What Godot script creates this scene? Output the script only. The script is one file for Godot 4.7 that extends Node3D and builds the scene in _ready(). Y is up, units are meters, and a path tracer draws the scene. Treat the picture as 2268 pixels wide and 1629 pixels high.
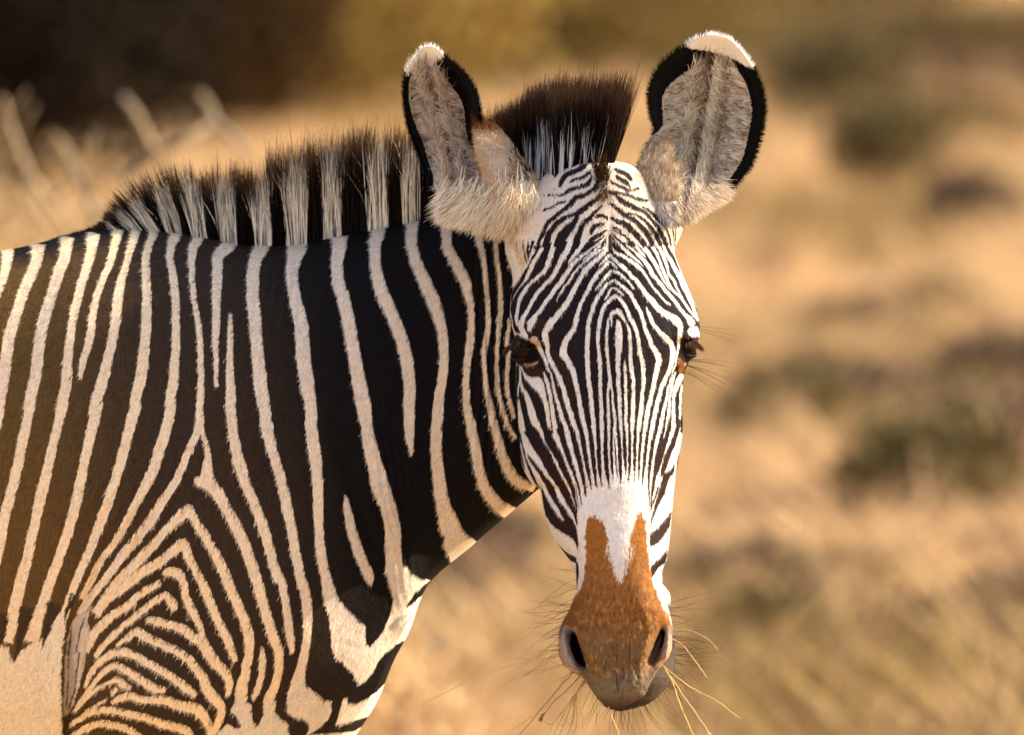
extends Node3D
# A zebra in dry savanna, head turned to the camera. Units are metres, y is up.
# Shapes are laid out on a drawing grid (1 unit = half a millimetre at the zebra); at(X, Y, z) gives the place in the world.

const EYE := Vector3(0, 1.9, 12.0)
const AIM := Vector3(0, 1.35, 0)
const UNIT := 0.0005
const D := 0.636185
const FRAMES := {"A": [0, 760, 2.172], "B": [900, 700, 2.172], "C": [0, 1400, 2.172], "D": [900, 1400, 2.172], "E": [0, 1810, 2.172], "F": [700, 1810, 2.172],
	"G": [1700, 500, 2.715], "H": [1700, 1000, 2.715], "I": [1700, 1500, 2.715], "J": [1800, 1960, 2.715], "K": [1760, 840, 5.43], "L": [2080, 840, 5.43],
	"M": [1860, 560, 5.43], "N": [2100, 600, 5.43], "P": [1760, 1100, 5.43], "Q": [2080, 1080, 5.43], "S": [1780, 1480, 2.0567], "T": [2180, 1440, 2.0567], "V": [1740, 1120, 4.2045], "R": [0, 0, 1.571869]}

var rng := RandomNumberGenerator.new()
var fwd: Vector3
var upv: Vector3
var far_d: float
var fine := FastNoiseLite.new()

func at(X: float, Y: float, z: float) -> Vector3:
	var d := fwd + Vector3((X - 1134.0) * UNIT / far_d, 0, 0) + upv * ((814.5 - Y) * UNIT / far_d)
	return EYE + d * ((z - EYE.z) / d.z)

func on_ground(X: float, Y: float) -> Vector3:
	var d := fwd + Vector3((X - 1134.0) * UNIT / far_d, 0, 0) + upv * ((814.5 - Y) * UNIT / far_d)
	return EYE + d * (-EYE.y / d.y)

func col(r: float, g: float, b: float) -> Color:
	return Color(r / 255.0, g / 255.0, b / 255.0)

func lin(r: float, g: float, b: float) -> Color:
	return col(r, g, b).srgb_to_linear()

func curve(keys: Array, x: float) -> float:
	# smooth interpolation through [x, y, x, y, ...]
	var n := keys.size() / 2
	if x <= keys[0]: return keys[1]
	if x >= keys[n * 2 - 2]: return keys[n * 2 - 1]
	var k := 0
	while x > keys[k * 2 + 2]: k += 1
	var x0: float = keys[k * 2]
	var x1: float = keys[k * 2 + 2]
	var y0: float = keys[k * 2 + 1]
	var y1: float = keys[k * 2 + 3]
	var s := (y1 - y0) / (x1 - x0)
	var m0 := s
	var m1 := s
	if k > 0:
		var sp: float = (y0 - float(keys[k * 2 - 1])) / (x0 - float(keys[k * 2 - 2]))
		m0 = 0.0 if sp * s <= 0 else 2.0 * sp * s / (sp + s)
	if k < n - 2:
		var sn: float = (float(keys[k * 2 + 5]) - y1) / (float(keys[k * 2 + 4]) - x1)
		m1 = 0.0 if sn * s <= 0 else 2.0 * sn * s / (sn + s)
	var h := x1 - x0
	var t := (x - x0) / h
	var t2 := t * t
	var t3 := t2 * t
	return y0 * (2 * t3 - 3 * t2 + 1) + h * m0 * (t3 - 2 * t2 + t) + y1 * (3 * t2 - 2 * t3) + h * m1 * (t3 - t2)

func hairs(called: String, h: Hair, mat: Material, parent: Node) -> void:
	var o := add_mesh(called, h.mesh(), mat, parent)
	o.set_meta("kind", "stuff")

func add_mesh(called: String, mesh: Mesh, mat: Material, parent: Node) -> MeshInstance3D:
	var o := MeshInstance3D.new()
	o.name = called
	o.mesh = mesh
	if mat: o.material_override = mat
	parent.add_child(o, true)
	return o

func tag(o: Node, label: String, category: String, group := "") -> void:
	o.set_meta("label", label)
	o.set_meta("category", category)
	if group: o.set_meta("group", group)

func thing(called: String, label: String, category: String, where: Vector3, group := "") -> Node3D:
	var o := Node3D.new()
	o.name = called
	add_child(o, true)
	o.position = where
	tag(o, label, category, group)
	return o

# ---------------------------------------------------------------- grids of points to meshes

func grid_surface(am: ArrayMesh, p: PackedVector3Array, uv: PackedVector2Array, cl: PackedColorArray, nu: int, nv: int, wrap: bool, mat: Material, hint := -1) -> PackedVector3Array:
	# nu rows of nv points; wrap closes each row
	var nm := PackedVector3Array()
	nm.resize(p.size())
	for i in nu:
		var a := maxi(i - 1, 0) * nv
		var b := mini(i + 1, nu - 1) * nv
		for j in nv:
			var jl := j - 1
			var jr := j + 1
			if wrap:
				if jl < 0: jl = nv - 2
				if jr >= nv: jr = 1
			else:
				jl = maxi(jl, 0)
				jr = mini(jr, nv - 1)
			nm[i * nv + j] = (p[b + j] - p[a + j]).cross(p[i * nv + jr] - p[i * nv + jl]).normalized()
	var idx := PackedInt32Array()
	idx.resize((nu - 1) * (nv - 1) * 6)
	var q := 0
	for i in nu - 1:
		for j in nv - 1:
			var c := i * nv + j
			idx[q] = c
			idx[q + 1] = c + nv
			idx[q + 2] = c + 1
			idx[q + 3] = c + 1
			idx[q + 4] = c + nv
			idx[q + 5] = c + nv + 1
			q += 6
	# make winding and normals agree with the outside: the middle of the grid's own centre decides
	var mid := Vector3.ZERO
	for k in range(0, p.size(), 17): mid += p[k]
	mid /= float((p.size() + 16) / 17)
	var vote := 0.0
	for k in range(0, p.size(), 31): vote += nm[k].dot(p[k] - mid)
	if hint >= 0: vote = nm[hint].z   # a point whose outside is known to face +z
	if vote < 0:
		for k in nm.size(): nm[k] = -nm[k]
	var e1 := p[idx[(q / 12) * 6 + 1]] - p[idx[(q / 12) * 6]]
	var e2 := p[idx[(q / 12) * 6 + 2]] - p[idx[(q / 12) * 6]]
	if e1.cross(e2).dot(nm[idx[(q / 12) * 6]]) > 0:
		for k in range(0, q, 3):
			var t := idx[k + 1]
			idx[k + 1] = idx[k + 2]
			idx[k + 2] = t
	var arr := []
	arr.resize(Mesh.ARRAY_MAX)
	arr[Mesh.ARRAY_VERTEX] = p
	arr[Mesh.ARRAY_NORMAL] = nm
	if uv.size(): arr[Mesh.ARRAY_TEX_UV] = uv
	if cl.size(): arr[Mesh.ARRAY_COLOR] = cl
	arr[Mesh.ARRAY_INDEX] = idx
	am.add_surface_from_arrays(Mesh.PRIMITIVE_TRIANGLES, arr)
	am.surface_set_material(am.get_surface_count() - 1, mat)
	return nm

# ---------------------------------------------------------------- hair: thin tapered blades

class Hair:
	var p := PackedVector3Array()
	var n := PackedVector3Array()
	var c := PackedColorArray()
	var idx := PackedInt32Array()
	func blade(a: Vector3, dir: Vector3, bend: Vector3, length: float, w: float, segs: int, side: Vector3, c0: Color, c1: Color, c2: Color, turn: float) -> void:
		var base := p.size()
		var s := (side - dir * side.dot(dir)).normalized()
		var nrm := dir.cross(s).normalized()
		for k in segs + 1:
			var t := float(k) / segs
			var q := a + dir * (length * t) + bend * (length * t * t)
			var h := w * 0.5 * (1.0 - 0.85 * t * t)
			var cc := c0.lerp(c1, t / turn) if t < turn else c1.lerp(c2, (t - turn) / maxf(1.0 - turn, 0.01))
			p.append(q - s * h)
			p.append(q + s * h)
			n.append(nrm)
			n.append(nrm)
			c.append(cc)
			c.append(cc)
			if k < segs:
				var b := base + k * 2
				idx.append_array(PackedInt32Array([b, b + 1, b + 2, b + 2, b + 1, b + 3]))
	var flip := true
	func path(pts: PackedVector3Array, w0: float, w1: float, side: Vector3, c0: Color, c1: Color) -> void:
		var base := p.size()
		for k in pts.size():
			var t := float(k) / (pts.size() - 1)
			var d := (pts[mini(k + 1, pts.size() - 1)] - pts[maxi(k - 1, 0)]).normalized()
			var s := (side - d * side.dot(d)).normalized()
			var h := lerpf(w0, w1, t) * 0.5
			var f := s.cross(d).normalized()
			for e in 4:
				var ang := e * PI / 2
				var o := s * cos(ang) + f * sin(ang)
				p.append(pts[k] + o * h)
				n.append(o)
				c.append(c0.lerp(c1, t))
			if k < pts.size() - 1:
				for e in 4:
					var b := base + k * 4 + e
					var b2 := base + k * 4 + (e + 1) % 4
					idx.append_array(PackedInt32Array([b, b2, b + 4, b2, b2 + 4, b + 4]) if flip else PackedInt32Array([b, b + 4, b2, b2, b + 4, b2 + 4]))
	func mesh() -> ArrayMesh:
		var arr := []
		arr.resize(Mesh.ARRAY_MAX)
		arr[Mesh.ARRAY_VERTEX] = p
		arr[Mesh.ARRAY_NORMAL] = n
		arr[Mesh.ARRAY_COLOR] = c
		arr[Mesh.ARRAY_INDEX] = idx
		var m := ArrayMesh.new()
		m.add_surface_from_arrays(Mesh.PRIMITIVE_TRIANGLES, arr)
		return m

# ---------------------------------------------------------------- coat painting

var img: Image          # the coat being painted
var coat := 0           # 0 head, 1 body
var isz := 2048
var wscale := 1.0

func parse(s: String) -> PackedFloat32Array:
	# "A x,y,w x,y,w B x,y,w" -> X, Y, W triples
	var out := PackedFloat32Array()
	var f: Array = FRAMES["R"]
	for tok in s.split(" ", false):
		if FRAMES.has(tok):
			f = FRAMES[tok]
			continue
		var v := tok.split_floats(",")
		var sc: float = f[2]
		out.append((float(f[0]) + v[0] / sc) * D)
		out.append((float(f[1]) + v[1] / sc) * D)
		out.append(v[2] / sc * D if v.size() > 2 else 0.0)
	return out

func to_tex(X: float, Y: float) -> Vector2:
	return head_uv(X, Y) * isz if coat == 0 else body_uv(X, Y) * isz

func fill_quad(a: Vector2, b: Vector2, c: Vector2, d: Vector2, cl: Color) -> void:
	# a-b is one edge, c-d the next one; filled row by row
	var y0 := floori(minf(minf(a.y, b.y), minf(c.y, d.y)))
	var y1 := ceili(maxf(maxf(a.y, b.y), maxf(c.y, d.y)))
	if y1 - y0 > 200: return
	var q := [a, b, d, c]
	for y in range(maxi(y0, 0), mini(y1 + 1, isz)):
		var yc := float(y)
		var lo := 1e9
		var hi := -1e9
		for k in 4:
			var p0: Vector2 = q[k]
			var p1: Vector2 = q[(k + 1) % 4]
			if (p0.y <= yc and p1.y >= yc) or (p1.y <= yc and p0.y >= yc):
				var dy := p1.y - p0.y
				var x := p0.x if absf(dy) < 1e-6 else p0.x + (p1.x - p0.x) * (yc - p0.y) / dy
				lo = minf(lo, x)
				hi = maxf(hi, x)
				if absf(dy) < 1e-6:
					lo = minf(lo, p1.x)
					hi = maxf(hi, p1.x)
		if hi >= lo and hi - lo < 600:
			img.fill_rect(Rect2i(roundi(lo), y, maxi(roundi(hi) - roundi(lo), 1), 1), cl)

func tint(c: Color, amount := 0.05) -> Color:
	var k := 1.0 + rng.randf_range(-amount, amount)
	return Color(c.r * k, c.g * k, c.b * k)

func stroke(s: String, c: Color, jit := 0.9, c_end := Color(0, 0, 0, 0)) -> void:
	var v := parse(s)
	var n := v.size() / 3
	if n < 2: return
	var pl := Vector2.ZERO
	var pr := Vector2.ZERO
	var first := true
	var seed_ph := rng.randf() * 1000.0
	var dist := 0.0
	for k in n - 1:
		var P1 := Vector3(v[k * 3], v[k * 3 + 1], v[k * 3 + 2])
		var P2 := Vector3(v[k * 3 + 3], v[k * 3 + 4], v[k * 3 + 5])
		var P0 := Vector3(v[k * 3 - 3], v[k * 3 - 2], v[k * 3 - 1]) if k > 0 else P1 * 2 - P2
		var P3 := Vector3(v[k * 3 + 6], v[k * 3 + 7], v[k * 3 + 8]) if k < n - 2 else P2 * 2 - P1
		var steps := maxi(ceili(Vector2(P2.x - P1.x, P2.y - P1.y).length() / 1.3), 1)
		for j in steps + (1 if k == n - 2 else 0):
			var t := float(j) / steps
			var q := P1.cubic_interpolate(P2, P0, P3, t)
			var t2 := minf(t + 0.02, 1.0)
			var dd := P1.cubic_interpolate(P2, P0, P3, t2) - P1.cubic_interpolate(P2, P0, P3, t2 - 0.04)
			var tn := Vector2(dd.x, dd.y).normalized()
			var nr := Vector2(-tn.y, tn.x)
			dist += 1.3
			var slow := fine.get_noise_2d(seed_ph, dist * 1.2) * 1.6
			var h := maxf(q.z * 0.5 * wscale, 0.35)
			var jj := minf(jit, h * 0.5)
			var l := Vector2(q.x, q.y) + nr * (h + slow * jj + rng.randf_range(-jj, jj))
			var r := Vector2(q.x, q.y) - nr * (h - slow * jj + rng.randf_range(-jj, jj))
			var tl := to_tex(l.x, l.y)
			var tr := to_tex(r.x, r.y)
			if not first: fill_quad(pl, pr, tl, tr, tint(c if c_end.a == 0 else c.lerp(c_end, (k + t) / (n - 1.0)), 0.04))
			first = false
			pl = tl
			pr = tr

func poly(s: String, c: Color, jit := 0.9) -> void:
	var v := parse(s)
	var n := v.size() / 3
	var pts := PackedVector2Array()
	for k in n:
		var a := Vector2(v[k * 3], v[k * 3 + 1])
		var k2 := (k + 1) % n
		var b := Vector2(v[k2 * 3], v[k2 * 3 + 1])
		var steps := maxi(ceili(a.distance_to(b) / 2.0), 1)
		for j in steps:
			var q := a.lerp(b, float(j) / steps) + Vector2(rng.randf_range(-jit, jit), rng.randf_range(-jit, jit))
			pts.append(to_tex(q.x, q.y))
	var y0 := isz
	var y1 := 0
	for q in pts:
		y0 = mini(y0, floori(q.y))
		y1 = maxi(y1, ceili(q.y))
	var m := pts.size()
	# edges bucketed by row
	var rows := {}
	for k in m:
		var a := pts[k]
		var b := pts[(k + 1) % m]
		var lo := minf(a.y, b.y)
		var hi := maxf(a.y, b.y)
		for y in range(ceili(lo), ceili(hi)):
			var x := a.x + (b.x - a.x) * (y - a.y) / (b.y - a.y)
			if not rows.has(y): rows[y] = []
			rows[y].append(x)
	for y in rows:
		if y < 0 or y >= isz: continue
		var xs: Array = rows[y]
		xs.sort()
		for k in range(0, xs.size() - 1, 2):
			img.fill_rect(Rect2i(roundi(xs[k]), y, maxi(roundi(xs[k + 1]) - roundi(xs[k]), 1), 1), tint(c, 0.02))

func fur_pass(count: int, length: int, flow: Vector2, strength: float) -> void:
	# drags colours a few texels along the lie of the hair
	for k in count:
		var x := rng.randf() * (isz - 1)
		var y := rng.randf() * (isz - 1)
		var c := tint(img.get_pixel(int(x), int(y)), strength)
		var d := (flow + Vector2(rng.randf_range(-0.45, 0.45), rng.randf_range(-0.45, 0.45))).normalized()
		var n := length + rng.randi() % 4
		for j in n:
			x += d.x
			y += d.y
			if x < 0 or y < 0 or x >= isz or y >= isz: break
			img.set_pixel(int(x), int(y), c)

# ---------------------------------------------------------------- the head as a stack of rounded sections

const HY0 := 354.0
const HY1 := 1569.0
const HR := 560
const HC := 300
const XLK := [354, 1318, 358, 1285, 364, 1252, 375, 1226, 400, 1196, 450, 1150, 500, 1118, 550, 1119, 600, 1134, 632, 1137, 660, 1132, 700, 1130, 742, 1139, 781, 1145, 870, 1142, 954, 1150, 1024, 1156, 1067, 1175, 1085, 1196, 1137, 1204, 1158, 1213, 1195, 1229, 1231, 1255, 1250, 1268, 1282, 1276, 1303, 1278, 1330, 1270, 1352, 1261, 1380, 1246, 1411, 1237, 1446, 1237, 1474, 1248, 1491, 1270, 1500, 1288, 1528, 1309, 1549, 1324, 1562, 1340, 1569, 1362]
const XRK := [354, 1338, 358, 1368, 364, 1396, 375, 1418, 400, 1442, 447, 1472, 488, 1490, 506, 1512, 557, 1494, 588, 1503, 634, 1522, 683, 1542, 718, 1549, 742, 1550, 755, 1545, 767, 1537, 798, 1527, 824, 1517, 847, 1513, 894, 1510, 941, 1512, 1013, 1503, 1071, 1494, 1123, 1489, 1188, 1483, 1235, 1477, 1270, 1466, 1301, 1466, 1335, 1476, 1387, 1488, 1434, 1489, 1453, 1484, 1479, 1466, 1500, 1457, 1520, 1446, 1540, 1434, 1556, 1408, 1564, 1390, 1569, 1372]
const ZFK := [354, .250, 366, .280, 450, .318, 560, .345, 700, .365, 850, .38, 1000, .392, 1200, .408, 1350, .425, 1450, .428, 1530, .418, 1569, .40]
const ZSK := [354, .235, 366, .225, 450, .23, 560, .245, 700, .26, 850, .27, 1000, .285, 1200, .32, 1350, .355, 1450, .36, 1540, .375, 1569, .39]
const ZBK := [354, .22, 366, .18, 450, .15, 560, .13, 700, .12, 850, .12, 1000, .14, 1200, .21, 1350, .28, 1450, .30, 1540, .335, 1569, .38]

# soft bumps and dents: X, Y, rx, ry, turn (degrees), height in metres
const HEAD_BUMPS := [
	[1168, 728, 48, 22, 12, .011], [1172, 776, 30, 20, 8, -.016], [1166, 752, 32, 8, 10, .013], [1180, 806, 34, 10, 4, .004], [1205, 768, 12, 30, -28, .004],
	[1527, 722, 26, 24, 0, .009], [1519, 770, 16, 26, 8, -.012], [1521, 746, 16, 9, 0, .010], [1515, 805, 18, 12, 0, .005],
	[1228, 900, 20, 90, -10, .005], [1495, 890, 10, 80, 6, .003],
	[1262, 1130, 26, 120, -10, -.009], [1462, 1140, 16, 110, 4, -.006], [1318, 1090, 20, 120, -3, -.0024], [1427, 1090, 18, 120, 3, -.002],
	[1280, 1010, 14, 80, -8, -.003],
	[1274, 1438, 11, 40, -18, -.034], [1268, 1405, 9, 18, -8, -.012], [1290, 1466, 10, 20, -30, -.018],
	[1246, 1434, 13, 48, -6, .013], [1302, 1425, 12, 44, -16, .006], [1272, 1490, 22, 12, 20, .006],
	[1457, 1430, 11, 38, 18, -.030], [1464, 1404, 6, 14, 10, -.010], [1445, 1458, 8, 16, 30, -.014],
	[1482, 1432, 9, 42, 8, .010], [1432, 1425, 10, 42, 18, .005], [1460, 1478, 18, 10, -20, .005],
	[1320, 1330, 22, 40, 10, .004], [1425, 1330, 20, 40, -10, .004], [1372, 1345, 20, 60, 0, -.003],
	[1345, 1515, 34, 24, 20, .004], [1405, 1515, 34, 24, -20, .004], [1373, 1505, 5, 46, 4, -.0035], [1360, 1465, 3, 40, 2, -.002], [1390, 1470, 3, 42, -3, -.002], [1342, 1475, 3, 36, 8, -.0018], [1408, 1470, 4, 40, -8, -.0022],
	[1318, 1395, 4, 40, 12, -.0016], [1330, 1360, 5, 30, 16, -.0022], [1425, 1385, 4, 34, -14, -.0016],
	[1352, 560, 8, 90, -2, -.002], [1365, 730, 60, 90, 0, .003]]

var headP: PackedVector3Array
var headN: PackedVector3Array
var bodyP: PackedVector3Array
var bodyN: PackedVector3Array
var hX := PackedFloat32Array()
var hZ := PackedFloat32Array()
var hlo := PackedInt32Array()
var hhi := PackedInt32Array()

func head_sections() -> void:
	hX.resize(HR * HC)
	hZ.resize(HR * HC)
	hlo.resize(HR)
	hhi.resize(HR)
	for i in HR:
		var Y := HY0 + (HY1 - HY0) * i / (HR - 1.0)
		var xl := curve(XLK, Y)
		var xr := curve(XRK, Y)
		var zs := curve(ZSK, Y)
		var bf := curve(ZFK, Y) - zs
		var bb := zs - curve(ZBK, Y)
		var a := (xr - xl) * UNIT * 0.5
		var yaw := deg_to_rad(curve([340, 4, 600, 6, 900, 7, 1200, 3, 1569, 2], Y))
		var nf := curve([340, 2.0, 600, 2.35, 800, 2.3, 1000, 2.0, 1200, 2.2, 1400, 2.5, 1569, 2.2], Y)
		var lo := 1e9
		var hi := -1e9
		for j in HC:
			var ph := -PI + TAU * j / (HC - 1.0)
			var s := sin(ph)
			var c := cos(ph)
			var lx := a * signf(s) * pow(absf(s), 2.0 / nf)
			var lz := (bf if c > 0 else bb) * signf(c) * pow(absf(c), 2.0 / nf)
			var x := lx * cos(yaw) + lz * sin(yaw)
			var z := lz * cos(yaw) - lx * sin(yaw)
			hX[i * HC + j] = x
			hZ[i * HC + j] = zs + z
			if x < lo:
				lo = x
				hlo[i] = j
			if x > hi:
				hi = x
				hhi[i] = j
		for j in HC:
			hX[i * HC + j] = xl + (hX[i * HC + j] - lo) / maxf(hi - lo, 1e-6) * (xr - xl)

func head_uv(X: float, Y: float) -> Vector2:
	var r := clampf((Y - HY0) / (HY1 - HY0) * (HR - 1.0), 0, HR - 1.0)
	var i := int(r + 0.5)
	var lo := hlo[i]
	var hi := hhi[i]
	var b := i * HC
	var j := 0.0
	if X <= hX[b + lo]: j = lo - minf((hX[b + lo] - X) * 0.35, 30.0)
	elif X >= hX[b + hi]: j = hi + minf((X - hX[b + hi]) * 0.35, 30.0)
	else:
		while hi - lo > 1:
			var m := (lo + hi) / 2
			if hX[b + m] <= X: lo = m
			else: hi = m
		j = lo + (X - hX[b + lo]) / maxf(hX[b + hi] - hX[b + lo], 1e-5)
	return Vector2(clampf(j / (HC - 1.0), 0.001, 0.999), r / (HR - 1.0) * 0.996 + 0.002)

func bump_at(list: Array, X: float, Y: float) -> float:
	var o := 0.0
	for g in list:
		var dx: float = X - float(g[0])
		var dy: float = Y - float(g[1])
		var m: float = 2.6 * maxf(float(g[2]), float(g[3]))
		if dx > m or dx < -m or dy > m or dy < -m: continue
		var an: float = deg_to_rad(float(g[4]))
		var u: float = (dx * cos(an) + dy * sin(an)) / float(g[2])
		var w: float = (dy * cos(an) - dx * sin(an)) / float(g[3])
		var q := u * u + w * w
		if q < 7.0: o += float(g[5]) * exp(-q)
	return o

func head_point(X: float, Y: float) -> Vector3:
	# the place on the front of the head that is drawn at X, Y
	var uv := head_uv(X, Y)
	var i := clampi(roundi((uv.y - 0.002) / 0.996 * (HR - 1.0)), 0, HR - 1)
	var j := clampi(roundi(uv.x * (HC - 1.0)), 0, HC - 1)
	return at(hX[i * HC + j], Y, hZ[i * HC + j] + bump_at(HEAD_BUMPS, X, Y))

func head_surface(am: ArrayMesh, mat: Material) -> void:
	var p := PackedVector3Array()
	var uv := PackedVector2Array()
	p.resize(HR * HC)
	uv.resize(HR * HC)
	for i in HR:
		var Y := HY0 + (HY1 - HY0) * i / (HR - 1.0)
		for j in HC:
			var X := hX[i * HC + j]
			var z := hZ[i * HC + j]
			var ph := -PI + TAU * j / (HC - 1.0)
			var facing := clampf(cos(ph) * 1.6 + 0.45, 0, 1)
			if facing > 0:
				z += facing * bump_at(HEAD_BUMPS, X, Y)
				z += facing * 0.0006 * fine.get_noise_2d(X * 1.2, Y * 0.8) * (1.0 + 2.0 * smoothstep(1300.0, 1400.0, Y))
				if Y > 1330.0:
					var mk := exp(-pow((X - 1374.0) / 44.0, 2)) * smoothstep(1380.0, 1420.0, Y) * smoothstep(1530.0, 1490.0, Y)
					z += mk * 0.0011 * sin(X / 2.5 + 2.2 * fine.get_noise_2d(X * 0.8, Y * 1.2))
					z += 0.0012 * fine.get_noise_2d(X * 3.2, Y * 2.4) * smoothstep(1470.0, 1500.0, Y)
			p[i * HC + j] = at(X, Y, z)
			uv[i * HC + j] = Vector2(j / (HC - 1.0), i / (HR - 1.0) * 0.996 + 0.002)
	headP = p
	headN = grid_surface(am, p, uv, PackedColorArray(), HR, HC, true, mat)

func chin_surface(am: ArrayMesh, mat: Material) -> void:
	var nr := 110
	var nc := 72
	var p := PackedVector3Array()
	var cl := PackedColorArray()
	for i in nr:
		var t := i / (nr - 1.0)
		var Y := lerpf(1270.0, 1576.5, t)
		var xr := curve([1270, 1440, 1300, 1472, 1318, 1484, 1339, 1486, 1387, 1491, 1435, 1499, 1484, 1496, 1512, 1485, 1538, 1464, 1559, 1438, 1571, 1403, 1576.5, 1375], Y)
		var xl := curve([1270, 1380, 1300, 1345, 1400, 1325, 1500, 1318, 1545, 1326, 1565, 1338, 1572, 1352, 1576.5, 1371], Y)
		var zm := curve([1270, .335, 1400, .345, 1576.5, .372], Y)
		var hz := curve([1270, .01, 1300, .035, 1400, .045, 1500, .045, 1550, .03, 1570, .014, 1576.5, .001], Y)
		for j in nc:
			var ph := TAU * j / (nc - 1.0)
			var X := (xl + xr) * 0.5 + (xr - xl) * 0.5 * sin(ph)
			p.append(at(X, Y, zm + hz * cos(ph) + 0.0006 * fine.get_noise_2d(X * 2.0, Y * 2.0)))
			var g := fine.get_noise_2d(X * 3.0, Y * 3.0) * 0.5 + 0.5
			var c := lin(88, 74, 62).lerp(lin(58, 48, 42), g)
			if Y > 1545: c = c.lerp(lin(40, 30, 28), smoothstep(1545.0, 1562.0, Y))
			if Y < 1345: c = c.lerp(lin(205, 200, 190), smoothstep(1345.0, 1325.0, Y))
			cl.append(c)
	grid_surface(am, p, PackedVector2Array(), cl, nr, nc, true, mat)

# ---------------------------------------------------------------- neck, shoulder and chest as a fan of sections

const TOPX := [0, -60, 1, 60, 2, 160, 3, 260, 4, 360, 5, 460, 6, 560, 7, 650, 8, 740, 9, 830, 10, 910, 11, 980, 12, 1060, 13, 1140, 14, 1230, 15, 1320]
const TOPY := [0, 566, 1, 545, 2, 520, 3, 509, 4, 514, 5, 529, 6, 545, 7, 543, 8, 525, 9, 508, 10, 491, 11, 471, 12, 446, 13, 412, 14, 382, 15, 368]
const BOTX := [0, -60, 1, 60, 2, 200, 3, 340, 4, 480, 5, 610, 6, 720, 7, 800, 8, 838, 9, 872, 10, 905, 11, 943, 12, 1053, 13, 1190, 14, 1290, 15, 1370]
const BOTY := [0, 1820, 1, 1830, 2, 1838, 3, 1835, 4, 1810, 5, 1765, 6, 1705, 7, 1612, 8, 1548, 9, 1465, 10, 1402, 11, 1304, 12, 1203, 13, 1086, 14, 1000, 15, 900]
const HALFW := [0, .275, 2, .27, 4, .252, 5, .235, 6, .212, 7, .182, 8, .156, 9, .134, 10, .116, 11, .100, 12, .09, 13, .085, 14, .08, 15, .07]
const CENTZ := [0, -.03, 4, -.018, 5, -.007, 6, .007, 7, .028, 8, .045, 9, .062, 10, .075, 11, .085, 12, .092, 13, .106, 14, .13, 15, .15]
const NSEC := 1025
const BU := 580
const BV := 330
const BFAR := 70
var sT := PackedVector2Array()
var sB := PackedVector2Array()
const BODY_BUMPS := [
	[340, 1180, 210, 300, -12, .018], [345, 1590, 165, 150, 0, .034], [640, 1420, 110, 150, -10, .012], [560, 800, 60, 260, -14, -.006],
	[118, 1560, 34, 170, 0, .010], [148, 1590, 9, 120, 2, -.016], [152, 1450, 10, 100, 4, -.009], [190, 1330, 10, 90, 22, -.009], [250, 1210, 11, 90, 32, -.006], [175, 1540, 12, 110, 6, .006],
	[915, 1335, 60, 9, -42, -.010], [900, 1375, 40, 22, -50, .008], [790, 1500, 50, 90, 20, .004],
	[860, 1150, 40, 190, -14, .006], [800, 1120, 26, 200, -14, -.005], [700, 980, 60, 260, -12, .006]]

func body_sections() -> void:
	for i in NSEC:
		var k := 15.0 * i / (NSEC - 1.0)
		sT.append(Vector2(curve(TOPX, k), curve(TOPY, k)))
		sB.append(Vector2(curve(BOTX, k), curve(BOTY, k)))

const BN := 2.25

func body_uv(X: float, Y: float) -> Vector2:
	var lo := 0
	var hi := NSEC - 1
	var q := Vector2(X, Y)
	while hi - lo > 1:
		var m := (lo + hi) / 2
		if (sB[m] - sT[m]).cross(q - sT[m]) <= 0: lo = m
		else: hi = m
	var a := (sB[lo] - sT[lo]).cross(q - sT[lo])
	var b := (sB[hi] - sT[hi]).cross(q - sT[hi])
	var f := 0.0 if absf(a - b) < 1e-6 else clampf(a / (a - b), 0, 1)
	var T := sT[lo].lerp(sT[hi], f)
	var Bp := sB[lo].lerp(sB[hi], f)
	var t := clampf((q - T).dot(Bp - T) / (Bp - T).length_squared(), 0, 1)
	var c := 1.0 - 2.0 * t
	var ph := acos(signf(c) * pow(absf(c), BN / 2.0))
	return Vector2((lo + f) / (NSEC - 1.0) * 0.996 + 0.002, ph / PI * 0.99 + 0.005)

func wrinkles(X: float, Y: float) -> float:
	var o := 0.0
	var g := exp(-pow((X - 1085) / 42.0, 2) - pow((Y - 800) / 260.0, 2))
	if g > 0.02: o += g * 1.5 * 0.0013 * sin((X + 5.0 * sin(Y * 0.02)) / 2.7)
	g = exp(-pow((X - 862 + (1150 - Y) * 0.16) / 46.0, 2) - pow((Y - 1130) / 150.0, 2))
	if g > 0.02: o += g * 1.5 * 0.0010 * sin((X - Y * 0.2 + 4.0 * sin(Y * 0.03)) / 2.9)
	g = exp(-pow((X - 300) / 130.0, 2) - pow((Y - 1180) / 170.0, 2))
	if g > 0.02: o += g * 1.5 * 0.0016 * sin((X * 0.88 + Y * 0.47 + 7.0 * sin(Y * 0.012)) / 5.0)
	g = exp(-pow((X - 172) / 26.0, 2) - pow((Y - 1520) / 110.0, 2))
	if g > 0.02: o += g * 1.5 * 0.0020 * sin((X + 4.0 * sin(Y * 0.03)) / 3.4)
	g = exp(-pow((X - 620) / 60.0, 2) - pow((Y - 640) / 110.0, 2))
	if g > 0.02: o += g * 1.5 * 0.0009 * sin((X + Y * 0.12 + 5.0 * sin(Y * 0.02)) / 4.0)
	return o

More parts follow.
